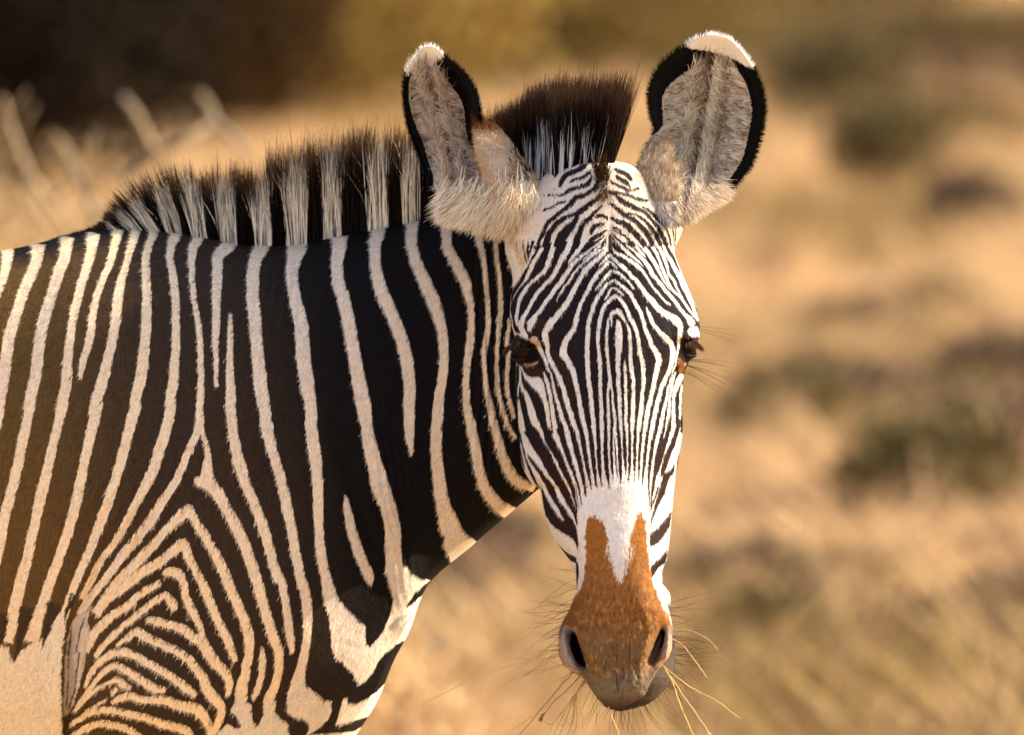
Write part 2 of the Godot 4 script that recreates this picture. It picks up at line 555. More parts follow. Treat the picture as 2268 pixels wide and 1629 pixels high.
func body_surface(am: ArrayMesh, mat: Material) -> void:
	var nv := BV + BFAR
	var p := PackedVector3Array()
	var uv := PackedVector2Array()
	p.resize(BU * nv)
	uv.resize(BU * nv)
	for i in BU:
		var k := 15.0 * i / (BU - 1.0)
		var T := Vector2(curve(TOPX, k), curve(TOPY, k))
		var Bp := Vector2(curve(BOTX, k), curve(BOTY, k))
		var w := curve(HALFW, k)
		var cz := curve(CENTZ, k)
		for j in nv:
			var ph := PI * j / (BV - 1.0) if j < BV else PI + PI * (j - BV + 1.0) / BFAR
			var c := cos(ph)
			var s := sin(ph)
			var t := 0.5 - 0.5 * signf(c) * pow(absf(c), 2.0 / BN)
			var q := T.lerp(Bp, t)
			var z := cz + w * signf(s) * pow(absf(s), 2.0 / BN)
			if s > 0.02 and j < BV:
				z += minf(s * 2.0, 1.0) * (bump_at(BODY_BUMPS, q.x, q.y) + wrinkles(q.x, q.y) + 0.0006 * fine.get_noise_2d(q.x * 0.5, q.y * 0.5))
			p[i * nv + j] = at(q.x, q.y, z)
			uv[i * nv + j] = Vector2(k / 15.0 * 0.996 + 0.002, (ph if ph <= PI else TAU - ph) / PI * 0.99 + 0.005)
	bodyP = p
	bodyN = grid_surface(am, p, uv, PackedColorArray(), BU, nv, true, mat)

func body_z(X: float, Y: float) -> float:
	var uv := body_uv(X, Y)
	var k := 15.0 * (uv.x - 0.002) / 0.996
	var s := sin((uv.y - 0.005) / 0.99 * PI)
	return curve(CENTZ, k) + curve(HALFW, k) * pow(absf(s), 2.0 / BN)

# ---------------------------------------------------------------- what lies outside the picture: barrel, legs, tail

func stripe_color(x: float, y: float, scale: float, slant: float) -> Color:
	var v := x / scale + y * slant + 0.35 * fine.get_noise_2d(x * 300.0, y * 300.0)
	return lin(224, 204, 182) if fposmod(v, 1.0) < 0.4 else lin(56, 44, 32)

func barrel_surface(am: ArrayMesh, mat: Material) -> void:
	var nu := 230
	var nv := 120
	var p := PackedVector3Array()
	var cl := PackedColorArray()
	for i in nu:
		var X := -60.0 - 2140.0 * i / (nu - 1.0)
		var ty := curve([-2200, 960, -2170, 800, -2080, 690, -1950, 610, -1700, 566, -1200, 600, -700, 618, -300, 598, -60, 566], X)
		var by := curve([-2200, 1060, -2170, 1250, -2080, 1500, -1950, 1660, -1600, 1760, -1200, 1860, -700, 1880, -300, 1850, -60, 1820], X)
		var w := curve([-2200, .01, -2170, .08, -2080, .16, -1950, .22, -1700, .27, -1200, .30, -600, .305, -60, .275], X)
		for j in nv:
			var ph := TAU * j / (nv - 1.0)
			var t := 0.5 - 0.5 * signf(cos(ph)) * pow(absf(cos(ph)), 2.0 / BN)
			var Y := lerpf(ty, by, t)
			p.append(at(X, Y, -.03 + w * signf(sin(ph)) * pow(absf(sin(ph)), 2.0 / BN)))
			var m := smoothstep(1450.0, 1560.0, Y)
			var bellyc := lin(228, 214, 190)
			var sc := stripe_color(X * UNIT, Y * UNIT, 0.052, 2.0 + smoothstep(-1400.0, -2100.0, X) * 4.0)
			cl.append(sc.lerp(bellyc, m))
	grid_surface(am, p, PackedVector2Array(), cl, nu, nv, true, mat)

func limb(am: ArrayMesh, mat: Material, joints: Array) -> void:
	# joints: [X, y (metres), z, radius across, radius along]
	var nu := 130
	var nv := 28
	var kx := []
	var kz := []
	var ka := []
	var kb := []
	var ky := []
	for q in joints.size():
		var d: Array = joints[q]
		kx.append_array([q, d[0]])
		ky.append_array([q, d[1]])
		kz.append_array([q, d[2]])
		ka.append_array([q, d[3]])
		kb.append_array([q, d[4]])
	var p := PackedVector3Array()
	var cl := PackedColorArray()
	for i in nu:
		var k := (joints.size() - 1.0) * i / (nu - 1.0)
		var y := curve(ky, k)
		for j in nv:
			var ph := TAU * j / (nv - 1.0)
			p.append(Vector3((curve(kx, k) - 1134.0) * UNIT + curve(kb, k) * sin(ph), y, curve(kz, k) + curve(ka, k) * cos(ph)))
			var c := stripe_color(y, sin(ph) * 0.1, 0.032, 0.6)
			if y < 0.06: c = lin(46, 40, 36)
			cl.append(c)
	grid_surface(am, p, PackedVector2Array(), cl, nu, nv, true, mat)

func make_fur(parent: Node, head_img: Image, body_img: Image) -> void:
	# short coat hair on the side that is seen, each hair in the colour of the coat where it grows
	var h := Hair.new()
	var nv := BV + BFAR
	for k in 300000:
		var i := rng.randi_range(20, BU - 2)
		var j := rng.randi_range(4, BV - 40)
		var f := rng.randf()
		var g := rng.randf()
		var a := i * nv + j
		var q := bodyP[a].lerp(bodyP[a + nv], f).lerp(bodyP[a + 1].lerp(bodyP[a + nv + 1], f), g)
		if q.y < 0.92 or q.x < -0.62: continue
		var n := bodyN[a]
		var ux := (15.0 * (i + f) / (BU - 1.0)) / 15.0 * 0.996 + 0.002
		var vy := (j + g) / (BV - 1.0) * 0.99 + 0.005
		var c := body_img.get_pixel(clampi(int(ux * isz), 0, isz - 1), clampi(int(vy * isz), 0, isz - 1)).srgb_to_linear() * rng.randf_range(0.78, 1.2)
		var d := Vector3(-0.32 + rng.randf_range(-.35, .35), -0.9 + rng.randf_range(-.3, .3), 0)
		d = ((d - n * d.dot(n)).normalized() + n * rng.randf_range(.12, .34)).normalized()
		h.blade(q, d, -n * 0.1, rng.randf_range(.0028, .0052), .0005, 1, n.cross(d) + n * rng.randf_range(-.5, .5), c * .9, c, c, .5)
	for k in 150000:
		var i := rng.randi_range(6, int(HR * 0.86))
		var j := rng.randi_range(int(HC * 0.2), int(HC * 0.8))
		var f := rng.randf()
		var g := rng.randf()
		var a := i * HC + j
		var q := headP[a].lerp(headP[a + HC], f).lerp(headP[a + 1].lerp(headP[a + HC + 1], f), g)
		var n := headN[a]
		if n.z < -0.3: continue
		var ux := (j + g) / (HC - 1.0)
		var vy := (i + f) / (HR - 1.0) * 0.996 + 0.002
		var c := head_img.get_pixel(clampi(int(ux * isz), 0, isz - 1), clampi(int(vy * isz), 0, isz - 1)).srgb_to_linear() * rng.randf_range(0.8, 1.18)
		var d := Vector3(rng.randf_range(-.35, .35) + n.x * 0.5, -1.0, 0)
		if i < HR * 0.14: d.y = 1.0
		d = ((d - n * d.dot(n)).normalized() + n * rng.randf_range(.08, .26)).normalized()
		h.blade(q, d, -n * 0.1, rng.randf_range(.002, .0042), .0005, 1, n.cross(d) + n * rng.randf_range(-.5, .5), c * .92, c, c, .5)
	hairs("fur", h, coat_hair_mat, parent)

# ---------------------------------------------------------------- the coat's stripes

const BODY_WHITE := [
	"A 62,225,100 62,262,88 45,370,72 10,490,62 -40,620,60", "A 300,185,110 290,220,100 275,330,85 195,520,82 135,690,78 85,850,88 55,1000,88 32,1180,85 12,1330,70 C 5,60,55 -20,200,50",
	"A 515,140,100 505,180,95 490,290,85 430,450,85 385,600,80 340,740,85 310,880,85 290,1020,85 275,1150,85 245,1300,85 215,1450,80 C 235,20,70 190,200,75 150,400,75 105,600,80 55,780,80 25,930,75 5,1100,50 -30,1250,50",
	"A 718,110,95 705,150,90 690,260,75 640,420,65 590,590,65 550,780,65 525,950,65 510,1100,75 500,1250,80 460,1450,80 C 475,20,78 430,200,70 385,380,70 345,560,80 310,700,85 275,860,75 245,1000,75 205,1180,80 155,1350,90 115,1550,90 E 110,680,92 80,800,105 40,920,120",
	"A 905,65,90 895,95,75 870,200,60 830,340,55 770,480,50 730,600,55 705,720,55 690,860,60 655,990,55 625,1100,50 608,1205,28",
	"A 1045,45,85 1035,80,70 1000,190,60 960,330,50 920,470,65 890,620,75 875,780,75 850,920,70 815,1060,75 780,1200,85 740,1340,85 710,1480,80 C 740,20,82 700,180,80 660,350,75 620,540,75 585,720,80 540,880,75 490,1040,75 430,1220,75 370,1380,80 320,1550,86 E 300,690,88 270,800,95 235,920,120",
	"A 1170,60,90 1165,100,70 1130,200,55 1105,310,60 1105,450,65 1110,600,70 1108,760,75 1098,920,75 1085,1060,85 1060,1220,85 1020,1380,80 C 1030,10,86 985,170,80 940,340,75 890,520,75 850,650,75 800,800,75 735,960,72 680,1110,65 600,1290,62 540,1440,60 500,1560,58 E 505,660,60 475,740,70",
	"A 1335,70,100 1330,115,90 1300,200,65 1285,300,55 1310,440,60 1325,580,60 1332,740,60 1330,900,60 1320,1080,70 1310,1240,75 1285,1390,80 C 1295,20,78 1260,180,80 1215,330,85 1170,480,80 1110,600,78 1050,720,65 985,850,62 920,960,58 850,1080,52 760,1200,52 690,1340,55 620,1490,45",
	"A 1508,90,95 1505,140,85 1460,230,70 1450,350,50 1455,500,45 1475,660,40 1495,780,45 1510,900,45 1515,1060,45 1520,1230,50 1515,1390,58 C 1508,20,52 1512,120,65 1508,190,75 1475,260,60 1420,380,55 1370,500,60 1300,640,65 1220,760,70 1130,900,75 1030,1030,72 930,1150,70 850,1260,62 760,1380,58 680,1480,58 600,1610,55",
	"C 1512,180,50 1530,230,40 1565,330,38 1572,420,55 1565,520,90 1580,600,100 1640,680,95 1720,820,80 1790,950,90 1850,1080,85 1910,1250,85 1960,1400,82 2000,1560,75 E 2010,700,75 2060,860,82 2105,980,72 2112,1100,68 2090,1230,65 2040,1340,80 2030,1440,80",
	"C 1500,560,50 1500,605,60 1560,620,60", "A 1745,130,125 1740,190,105 1650,290,82 1645,430,80 1635,600,65 1635,800,58 1630,950,45 1635,1100,38 1637,1270,28",
	"A 1740,708,22 1742,800,35 1742,920,45 1738,1060,50 1742,1220,65 1745,1350,75 C 1740,20,77 1755,160,75 1775,300,80 1810,460,90 1860,620,80 1930,780,75 1990,950,80 2045,1130,75 2100,1330,70 F 600,430,68 640,620,60 665,800,64 682,920,55 690,1008,28",
	"A 1995,150,120 1990,200,110 1930,320,95 1915,450,95 1915,620,95 1930,780,95 1940,920,90 1955,1080,95 1970,1250,100 1995,1400,95 D 45,40,88 70,220,90 115,400,75 170,580,75 210,760,80 250,960,75 F 710,220,75 745,400,75 785,540,80 805,680,75 805,850,65 785,1000,65 755,1130,75 720,1250,100",
	"B 298,310,150 295,360,140 260,500,95 260,640,90 290,780,95 320,920,105 335,1060,105 345,1200,110 370,1380,105 D 395,20,88 400,180,90 420,340,95 440,500,85 450,680,80 455,850,75 460,1000,70 F 910,260,75 940,400,75 970,540,100 1010,680,120",
	"B 622,260,130 620,300,118 600,430,90 600,580,90 640,720,95 680,880,95 705,1030,95 730,1180,95 755,1330,105 D 795,20,110 820,180,92 850,350,105 890,500,118 930,650,135 980,780,120 1010,900,118 1020,1050,122 1025,1180,125 F 1470,400,150",
	"B 912,190,115 910,230,105 885,340,90 890,480,80 920,640,95 985,790,95 1040,920,95 1090,1060,95 1125,1220,95 1145,1400,88 D 1142,60,82 1143,200,75 1150,320,50 1155,390,16",
	"B 1178,140,100 1170,190,90 1165,320,85 1200,460,85 1270,620,95 1330,760,98 1375,900,80 1400,1030,75 1405,1180,70 1390,1340,70 1365,1500,78 D 1360,60,86 1350,180,80 1345,320,85 1355,480,90 1375,630,95 1400,780,108 1440,900,145 1470,980,160",
	"B 1436,60,85 1430,120,75 1425,240,75 1440,360,75 1500,470,80 1560,590,80 1595,720,60 1610,840,50 1610,960,52 1600,1080,58 1580,1220,52 1570,1380,50 D 1580,40,58 1610,180,70 1640,330,75 1665,480,75 1700,610,80 1760,710,90 1830,790,100 1920,850,115",
	"B 1645,90,70 1650,150,65 1670,270,60 1700,400,40 1718,520,35 1725,650,38 1735,790,38 1740,920,40 1725,1040,45 1705,1180,35 1715,1330,35 1740,1480,40 D 1755,40,55 1785,180,60 1820,310,65 1860,430,70 1910,540,80 1990,610,80 2090,655,60",
	"B 1795,200,25 1800,280,25 1805,420,32 1825,560,30 1835,700,35 1830,850,40 1815,1000,35 1805,1120,30 1800,1230,30 1810,1400,35 1835,1530,35 D 1850,70,34 1895,180,34 1945,270,30",
	"B 1885,230,35 1895,300,35 1910,450,40 1945,560,35 1930,640,25", "B 1905,880,25 1880,1050,30 1895,1130,30 1885,1250,30 1880,1400,30 1910,1530,28 1940,1640,25",
	"C 1425,770,40 1415,810,90 1330,890,75 1250,970,65 1170,1060,70 1080,1160,75 1000,1240,70 920,1320,65 850,1400,60 790,1490,68 720,1600,80",
	"C 1430,775,40 1425,810,72 1470,880,60 1530,980,70 1590,1080,70 1650,1190,75 1700,1300,80 1740,1400,75 E 1790,620,75 1840,740,75 1880,860,80 1885,980,65 1870,1080,70 1850,1180,75 1825,1290,90 1830,1400,90",
	"E 1385,150,60 1365,185,85 1280,250,70 1200,320,70 1100,380,75 1000,450,70 900,540,60 820,600,50 785,655,40", "E 1370,150,60 1395,190,70 1430,280,65 1490,400,60 1540,500,70 1590,620,70 1640,740,65 1690,840,65 1740,950,65 1780,1075,40",
	"E 1230,405,35 1260,395,55 1310,390,75 1360,420,70 1395,490,55 1405,580,60 1450,680,65 1500,780,52 1530,850,40 1530,910,60", "E 1215,465,40 1140,510,55 1060,560,55 970,640,55 880,700,60 800,760,65 720,850,65 665,950,60 650,1000,50",
	"E 1265,555,40 1200,590,50 1130,640,50 1030,720,50 930,800,45 840,890,50 770,960,45 720,1040,40", "E 1255,555,40 1275,590,55 1305,635,78 1315,685,40",
	"E 1110,750,45 1180,760,65 1260,790,60 1330,800,65 1400,840,70 1460,890,70 1530,920,80 1570,1000,85 1630,1080,80 1700,1150,75 1735,1220,60 1722,1330,40",
	"E 875,950,18 960,890,50 1030,840,60 1090,880,70 1180,920,60 1270,960,65 1350,1000,65 1430,1060,65 1490,1130,65 1540,1200,75 1570,1290,80 1640,1370,80 1680,1440,60 1650,1530,60 1610,1620,40",
	"E 640,1270,30 690,1150,40 740,1080,45 800,1040,55 870,1000,60 940,1000,65 1030,1030,55 1110,1080,60 1190,1120,60 1270,1170,60 1340,1220,60 1420,1280,65 1485,1330,36",
	"E 580,1420,26 640,1330,35 720,1220,35 790,1140,45 870,1100,50 940,1130,55 1010,1170,60 1080,1220,60 1170,1270,65 1255,1290,36", "E 560,1450,25 680,1320,30 760,1260,30 820,1230,32 880,1205,48 930,1240,55 995,1272,26", "E 842,1315,30 862,1290,45 884,1275,22",
	"E 840,1388,24 900,1350,50 980,1330,55 1080,1360,55 1180,1360,60 1270,1370,70 1370,1410,75 1460,1420,85 1530,1470,80 1580,1560,60 1600,1640,50", "E 640,1445,16 730,1400,22 815,1350,16",
	"E 520,1560,30 580,1520,40 660,1470,45 760,1440,50 860,1440,50 980,1470,55 1080,1490,55 1190,1530,60 1300,1560,65 1400,1590,65 1450,1650,60", "E 520,1650,30 640,1580,50 740,1540,50 850,1550,55 960,1580,55 1060,1650,55",
	"D 655,698,16 668,790,56 690,900,70 720,1010,74 760,1130,76 800,1230,76 838,1310,72 852,1375,24", "E 1980,955,20 1985,1060,55 1975,1180,50 1945,1290,48 1908,1365,22"]

const CHEST := [
	"F 1000,530 1080,640 1180,740 1245,800 1250,860 1250,930 1280,950 1330,900 1390,820 1400,780 1430,720 1450,640 1455,590 1440,520 1410,430 1400,340 1560,340 1590,400 1660,440 1740,458 1690,490 1620,540 1560,640 1555,665 1600,622 1690,560 1720,560 1660,690 1600,820 1545,912 1480,940 1400,990 1350,1050 1310,1130 1250,1210 1200,1240 1170,1190 1140,1140 1080,1080 1020,1040 990,980 985,850 960,690 950,600",
	"F 700,1220 745,1120 785,1150 790,1240 830,1280 880,1310 930,1360 990,1370 990,1450 960,1510 900,1570 820,1620 790,1640 820,1580 815,1540 760,1500 690,1490 650,1450 650,1350 670,1260",
	"F 1080,1350 1110,1330 1110,1380 1170,1390 1250,1350 1330,1300 1390,1240 1400,1240 1380,1330 1310,1460 1260,1490 1160,1520 1080,1540 1020,1550 1050,1440", "F 1160,1600 1230,1560 1170,1660 1000,1680 700,1680 850,1620 1000,1610",
	"F 280,1300 340,1370 380,1400 390,1520 430,1560 470,1480 480,1380 530,1340 570,1370 560,1450 600,1500 660,1540 670,1620 680,1700 90,1700 130,1600 200,1540 260,1580 310,1560 260,1480 220,1450 250,1380",
	"D 1400,1080 1440,900 1500,900 1520,930 1580,1000 1650,1055 1700,1050 1460,1230 1440,1170"]

func paint_body() -> void:
	coat = 1
	img = Image.create_empty(isz, isz, false, Image.FORMAT_RGB8)
	for x in isz:
		var k := 15.0 * x / isz
		var c := col(102, 76, 40).lerp(col(62, 48, 36), smoothstep(0.8, 4.0, k)).lerp(col(24, 21, 20), smoothstep(4.5, 8.5, k))
		img.fill_rect(Rect2i(x, 0, 1, isz), tint(c, 0.03))
	# the spine's dark edge
	for y in int(isz * 0.15):
		for x in int(isz * 4.2 / 15.0):
			var w := smoothstep(0.15, 0.05, float(y) / isz + 0.02 * fine.get_noise_2d(x * 0.7, y * 0.7)) * smoothstep(4.2, 3.0, 15.0 * x / isz)
			img.set_pixel(x, y, img.get_pixel(x, y).lerp(col(28, 24, 22), w))
	for s in BODY_WHITE:
		var v := parse(s)
		var c := col(246, 218, 178).lerp(col(230, 212, 188), smoothstep(300, 750, v[0]))
		stroke(s, c, 1.1)
	for s in CHEST: poly(s, col(226, 214, 198), 1.0)
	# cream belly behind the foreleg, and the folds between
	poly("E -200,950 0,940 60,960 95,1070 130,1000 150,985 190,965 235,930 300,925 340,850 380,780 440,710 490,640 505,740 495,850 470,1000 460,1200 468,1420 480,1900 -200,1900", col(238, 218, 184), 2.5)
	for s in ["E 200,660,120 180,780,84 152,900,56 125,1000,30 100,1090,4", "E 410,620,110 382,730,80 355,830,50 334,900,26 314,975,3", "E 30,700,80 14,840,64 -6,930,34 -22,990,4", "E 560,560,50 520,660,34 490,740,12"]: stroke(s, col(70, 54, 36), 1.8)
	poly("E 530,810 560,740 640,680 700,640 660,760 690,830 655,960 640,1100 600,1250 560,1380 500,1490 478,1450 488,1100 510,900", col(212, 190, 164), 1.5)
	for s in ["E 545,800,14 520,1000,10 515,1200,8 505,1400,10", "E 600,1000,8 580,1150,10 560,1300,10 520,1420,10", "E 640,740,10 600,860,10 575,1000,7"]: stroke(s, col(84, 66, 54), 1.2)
	poly("R -400,4200 400,4190 900,4160 1500,4180 2200,4160 2300,4900 -400,4900", col(232, 214, 184), 6.0)
	paint_speckle(1500, 0, 0, 330, 1400, col(58, 46, 32), 2)
	fur_pass(330000, 5, Vector2(-0.5, 0.9), 0.10)

func paint_speckle(n: int, x0: float, y0: float, x1: float, y1: float, c: Color, r: int) -> void:
	for k in n:
		var t := to_tex(rng.randf_range(x0, x1), rng.randf_range(y0, y1))
		if fine.get_noise_2d(t.x * 0.5, t.y * 0.5) > 0.25: img.fill_rect(Rect2i(int(t.x), int(t.y), r, r), img.get_pixel(clampi(int(t.x), 0, isz - 1), clampi(int(t.y), 0, isz - 1)).lerp(c, 0.5))

const FACE_WHITE := [
	"K 200,770,20 130,880,32 100,1000,25 100,1150,15 90,1280,15 105,1400,20 120,1500,22 120,1620,22 P 118,150,26 140,300,55", "K 730,-40,60 720,0,60 690,120,70 600,270,70 520,400,80 450,560,85 400,680,60 320,790,30 240,900,18 170,1020,12 130,1110,8",
	"K 940,-40,110 930,0,110 890,150,100 850,290,95 790,420,90 740,540,75 640,640,70 520,740,60 430,830,65 350,950,75 280,1070,75 240,1180,65 225,1320,65 205,1450,75 P 200,60,65 210,150,48 225,185,24",
	"K 1260,-40,130 1240,0,130 1170,150,115 1080,290,110 1010,430,95 950,560,90 870,680,85 760,790,75 660,900,75 580,1010,75 510,1130,75 450,1240,75 400,1340,75 340,1430,90 300,1530,95 P 300,80,110 290,200,110 330,300,110 400,390,60",
	"K 1520,-40,100 1480,0,100 1430,90,85 1340,200,75 1270,290,62 1220,350,45 1185,410,12",
	"K 1830,0,24 1790,20,30 1640,120,40 1500,230,55 1370,320,70 1280,400,80 1200,530,90 1120,640,90 1040,770,85 950,880,85 880,980,85 800,1080,80 730,1180,75 670,1280,75 590,1380,75 500,1480,95 440,1560,100 P 560,30,100 510,120,110 450,220,100 420,265,50",
	"K 1890,90,38 1780,170,45 1680,230,45 1590,300,45 1500,380,40 1420,440,45 1340,540,45 1270,640,50 1200,740,45 1120,850,40 1050,960,35 1000,1040,25 962,1112,8", "K 1890,20,36 1760,100,42 1660,190,32 1560,270,28 1450,350,22",
	"K 1940,0,40 1930,60,60 1880,170,75 1780,280,85 1680,370,85 1570,470,90 1480,580,90 1410,700,90 1340,830,90 1270,960,95 1210,1080,105 1130,1200,115 1040,1320,115 950,1440,115 850,1540,120 P 900,60,145 820,170,140 760,270,130 745,370,130 770,470,108 790,580,80 800,680,85 840,800,85 900,920,85 960,1040,90 1020,1160,95 1060,1280,95 1100,1400,95 1140,1540,95 H 780,1200,52 812,1290,48 848,1385,42",
	"K 1985,385,50 1930,400,55 1850,490,80 1760,570,85 1690,670,85 1630,780,80 1570,900,75 1510,1000,75 1450,1120,75 1400,1250,80 1360,1380,80 1320,1500,85 P 1360,20,90 1320,150,90 1270,270,95 1190,380,110 1130,480,120 1100,590,140 1100,700,150 1150,800,125 1210,890,115 1260,1000,105 1300,1120,100 1330,1250,95 1355,1380,90 1385,1520,88 H 880,1180,48 903,1270,44 929,1385,42",
	"K 1985,388,48 2040,430,50 2110,495,24", "K 1975,240,45 1960,245,50 1900,300,50 1840,390,40 1785,435,14",
	"L 235,235,45 290,310,60 380,400,65 470,470,75 560,550,75 640,640,70 710,700,75 770,780,80 830,860,80 890,950,90 960,1040,100 1030,1120,110 1100,1210,115 1180,1290,120 1280,1360,125 1390,1420,140 Q 1490,190,150 1550,280,130 1560,360,110 1560,440,88 1545,540,62 1545,620,52 1535,720,42 1510,820,34 1480,950,38 1460,1060,34 1410,1180,20",
	"K 2010,545,55 1960,600,70 1890,670,60 1820,750,55 1750,850,48 1695,930,18", "L 290,545,55 320,555,60 380,580,55 450,630,50 520,700,50 590,770,45 650,840,38 705,895,14", "L 325,722,45 310,728,50 240,770,45 205,815,26",
	"K 1925,770,24 1910,800,42 1870,870,65 1800,960,75 1730,1070,75 1680,1180,80 1640,1290,80 1600,1400,75 1580,1520,75 P 1590,60,85 1570,120,80 1560,250,90 1560,380,95 1550,520,95 1545,680,95 1550,820,95 1560,960,95 1565,1100,95 1580,1250,90 1600,1400,90 1620,1550,86 H 985,1200,46 995,1290,45 1004,1385,42",
	"L 310,728,45 330,730,50 400,790,55 470,850,60 550,910,70 620,980,75 670,1070,75 720,1170,75 780,1270,75 830,1380,75 870,1490,75 Q 860,170,80 890,300,80 940,430,80 990,560,85 1050,690,95 1120,800,115 1160,900,120 1150,1000,115 1120,1120,100 1095,1250,90 1070,1370,85 1040,1490,80 H 1541,1017,42 1510,1150,44 1488,1280,42 1472,1385,40",
	"L 125,1105,18 190,1020,45 220,940,45 290,875,50 360,900,45 420,950,40 492,1022,16", "L 345,1035,75 330,1038,80 260,1080,65 190,1150,70 120,1240,75 80,1340,75 50,1450,75 P 1790,30,80 1760,200,80 1750,350,75 1750,500,70 1765,650,70 1780,800,75 1790,950,75 1790,1100,75 1790,1250,70 1795,1400,66 1805,1550,66 H 1068,1200,38 1073,1290,38 1075,1385,38",
	"L 325,1037,75 350,1037,80 420,1080,70 480,1160,70 540,1260,70 590,1370,75 640,1480,75 Q 650,170,85 700,280,80 740,400,75 770,530,75 790,670,75 810,790,80 840,900,80 860,1020,85 870,1150,85 875,1280,80 865,1420,75 850,1560,70 H 1445,1120,42 1430,1250,44 1415,1385,40",
	"Q 262,298,8 255,170,50 265,80,70 310,20,85 L 400,1310,90 450,1380,80 490,1460,62 522,1525,20", "Q 548,232,18 580,320,55 605,420,60 620,550,65 630,700,65 625,820,65 630,950,75 640,1080,75 660,1220,75 680,1350,75 680,1500,70 H 1369,1032,36 1365,1200,42 1360,1385,36",
	"Q 208,100,10 200,220,45 185,350,60 175,500,60 178,650,60 185,800,60 205,950,60 215,1100,60 230,1250,65 232,1370,70 205,1480,55 200,1600,52 H 1130,1100,28 1136,1250,32 1140,1385,28", "Q 235,1350,50 270,1480,40 290,1600,46 H 1180,1100,24 1195,1250,30 1196,1385,34",
	"Q 385,175,30 390,260,100 405,400,150 405,520,155 405,640,140 400,780,115 395,900,95 395,1050,90 395,1200,85 395,1350,80 405,1500,85 H 1240,1080,38 1244,1200,36 1257,1385,32", "Q 525,915,12 522,1020,50 525,1150,55 530,1300,60 535,1450,60 H 1300,1100,30 1300,1250,33 1311,1385,30",
	"L 922,1235,16 950,1320,50 990,1420,60 1040,1510,65 Q 960,40,60 1010,170,70 1080,290,75 1170,390,80 1260,480,95 1350,570,110 1410,650,110 1430,760,110 1420,880,100 1405,980,95 1380,1090,85 1320,1210,80 1270,1320,80 1220,1430,80 1180,1560,76 H 1588,1130,42 1560,1270,43 1538,1385,42",
	"L 265,70,22 300,150,35 370,220,55 450,250,60 530,300,65 620,360,65 710,430,70 790,490,70 850,560,65 910,640,55 960,720,50 1010,800,45 1070,870,45 1130,950,45 1190,1030,40 1260,1100,40 1330,1160,40 1385,1205,14",
	"L 340,-30,40 380,20,50 460,90,60 540,170,65 620,240,60 700,310,50 780,370,40 830,430,28 875,475,8", "L 520,30,16 570,80,25 650,140,45 720,200,50 780,260,60 850,330,75 920,420,80 980,510,85 1040,610,85 1110,700,75 1190,790,70 1260,880,70 1330,970,70 1400,1050,70 1460,1130,65 1530,1220,60 1600,1310,60 1660,1380,70 1720,1440,100 1760,1500,130 1760,1560,110",
	"L 640,-10,40 670,30,50 740,100,60 800,180,58 855,240,50 910,285,12", "L 690,-30,65 720,0,70 810,60,80 890,130,85 960,220,85 1030,320,80 1090,420,75 1140,520,62 1190,620,48 1240,720,36 1290,800,24 1340,870,16 1382,918,6",
	"L 930,-30,60 960,10,60 1040,90,65 1100,190,60 1150,310,50 1190,420,55 1230,530,55 1280,650,55 1330,760,55 1390,870,50 1470,960,45 1560,1040,45 1620,1120,45 1680,1220,45 1760,1320,42 1830,1400,60", "L 1080,-30,50 1100,10,50 1170,110,60 1220,220,60 1270,360,60 1310,480,55 1350,600,50 1420,700,50 1470,800,45 1510,900,38 1560,980,22 1612,1055,6",
	"L 1215,-30,55 1230,20,55 1270,130,60 1310,240,70 1380,350,75 1430,450,80 1490,560,90 1550,660,100 1600,760,115 1650,870,115 1700,970,105 1740,1080,95 1790,1180,80 1830,1290,66 1860,1390,55 1890,1480,60", "L 1340,-30,50 1350,20,50 1390,110,50 1430,200,35 1442,245,8", "L 1525,-30,70 1520,20,70 1490,130,50 1455,230,16",
	"P 620,560,90 680,680,85 740,790,70 780,900,60 810,1000,50 850,1080,32 880,1180,40 905,1300,50 940,1420,55 960,1540,60 H 690,1200,42 722,1290,44 757,1385,46", "P 720,1050,16 760,1150,50 790,1260,70 820,1380,75 850,1500,70 H 610,1200,42 625,1290,48 642,1385,56",
	"P 295,930,20 290,1150,20 310,1330,60 360,1420,80 410,1530,100 H 383,1086,60 420,1200,75 452,1300,74 488,1385,78", "H 545,1080,52 560,1200,40 575,1300,36 597,1408,12",
	"H 285,1060,20 298,1170,40 312,1300,66 335,1385,70", "P 225,640,26 215,780,50 190,950,50 170,1100,55 150,1250,50 130,1400,45 130,1600,45", "P 250,760,16 265,950,20 275,1150,28 250,1350,30 235,1520,20",
	"Q 1420,1200,16 1390,1300,30 1355,1400,40 1330,1500,44 1312,1620,46 H 1658,1160,32 1636,1270,38 1611,1385,40", "Q 1485,1165,20 1440,1270,50 1410,1380,52 1390,1500,45 1375,1620,40 H 1708,1140,30 1695,1260,32 1682,1385,30",
	"Q 1610,1200,90 1560,1290,120 1510,1390,110 1470,1500,80 1445,1620,60 H 1750,1100,30 1752,1250,40 1755,1385,58", "Q 1610,1400,40 1585,1500,45 1570,1620,45 H 1818,1050,22 1812,1200,20 1806,1385,20"]

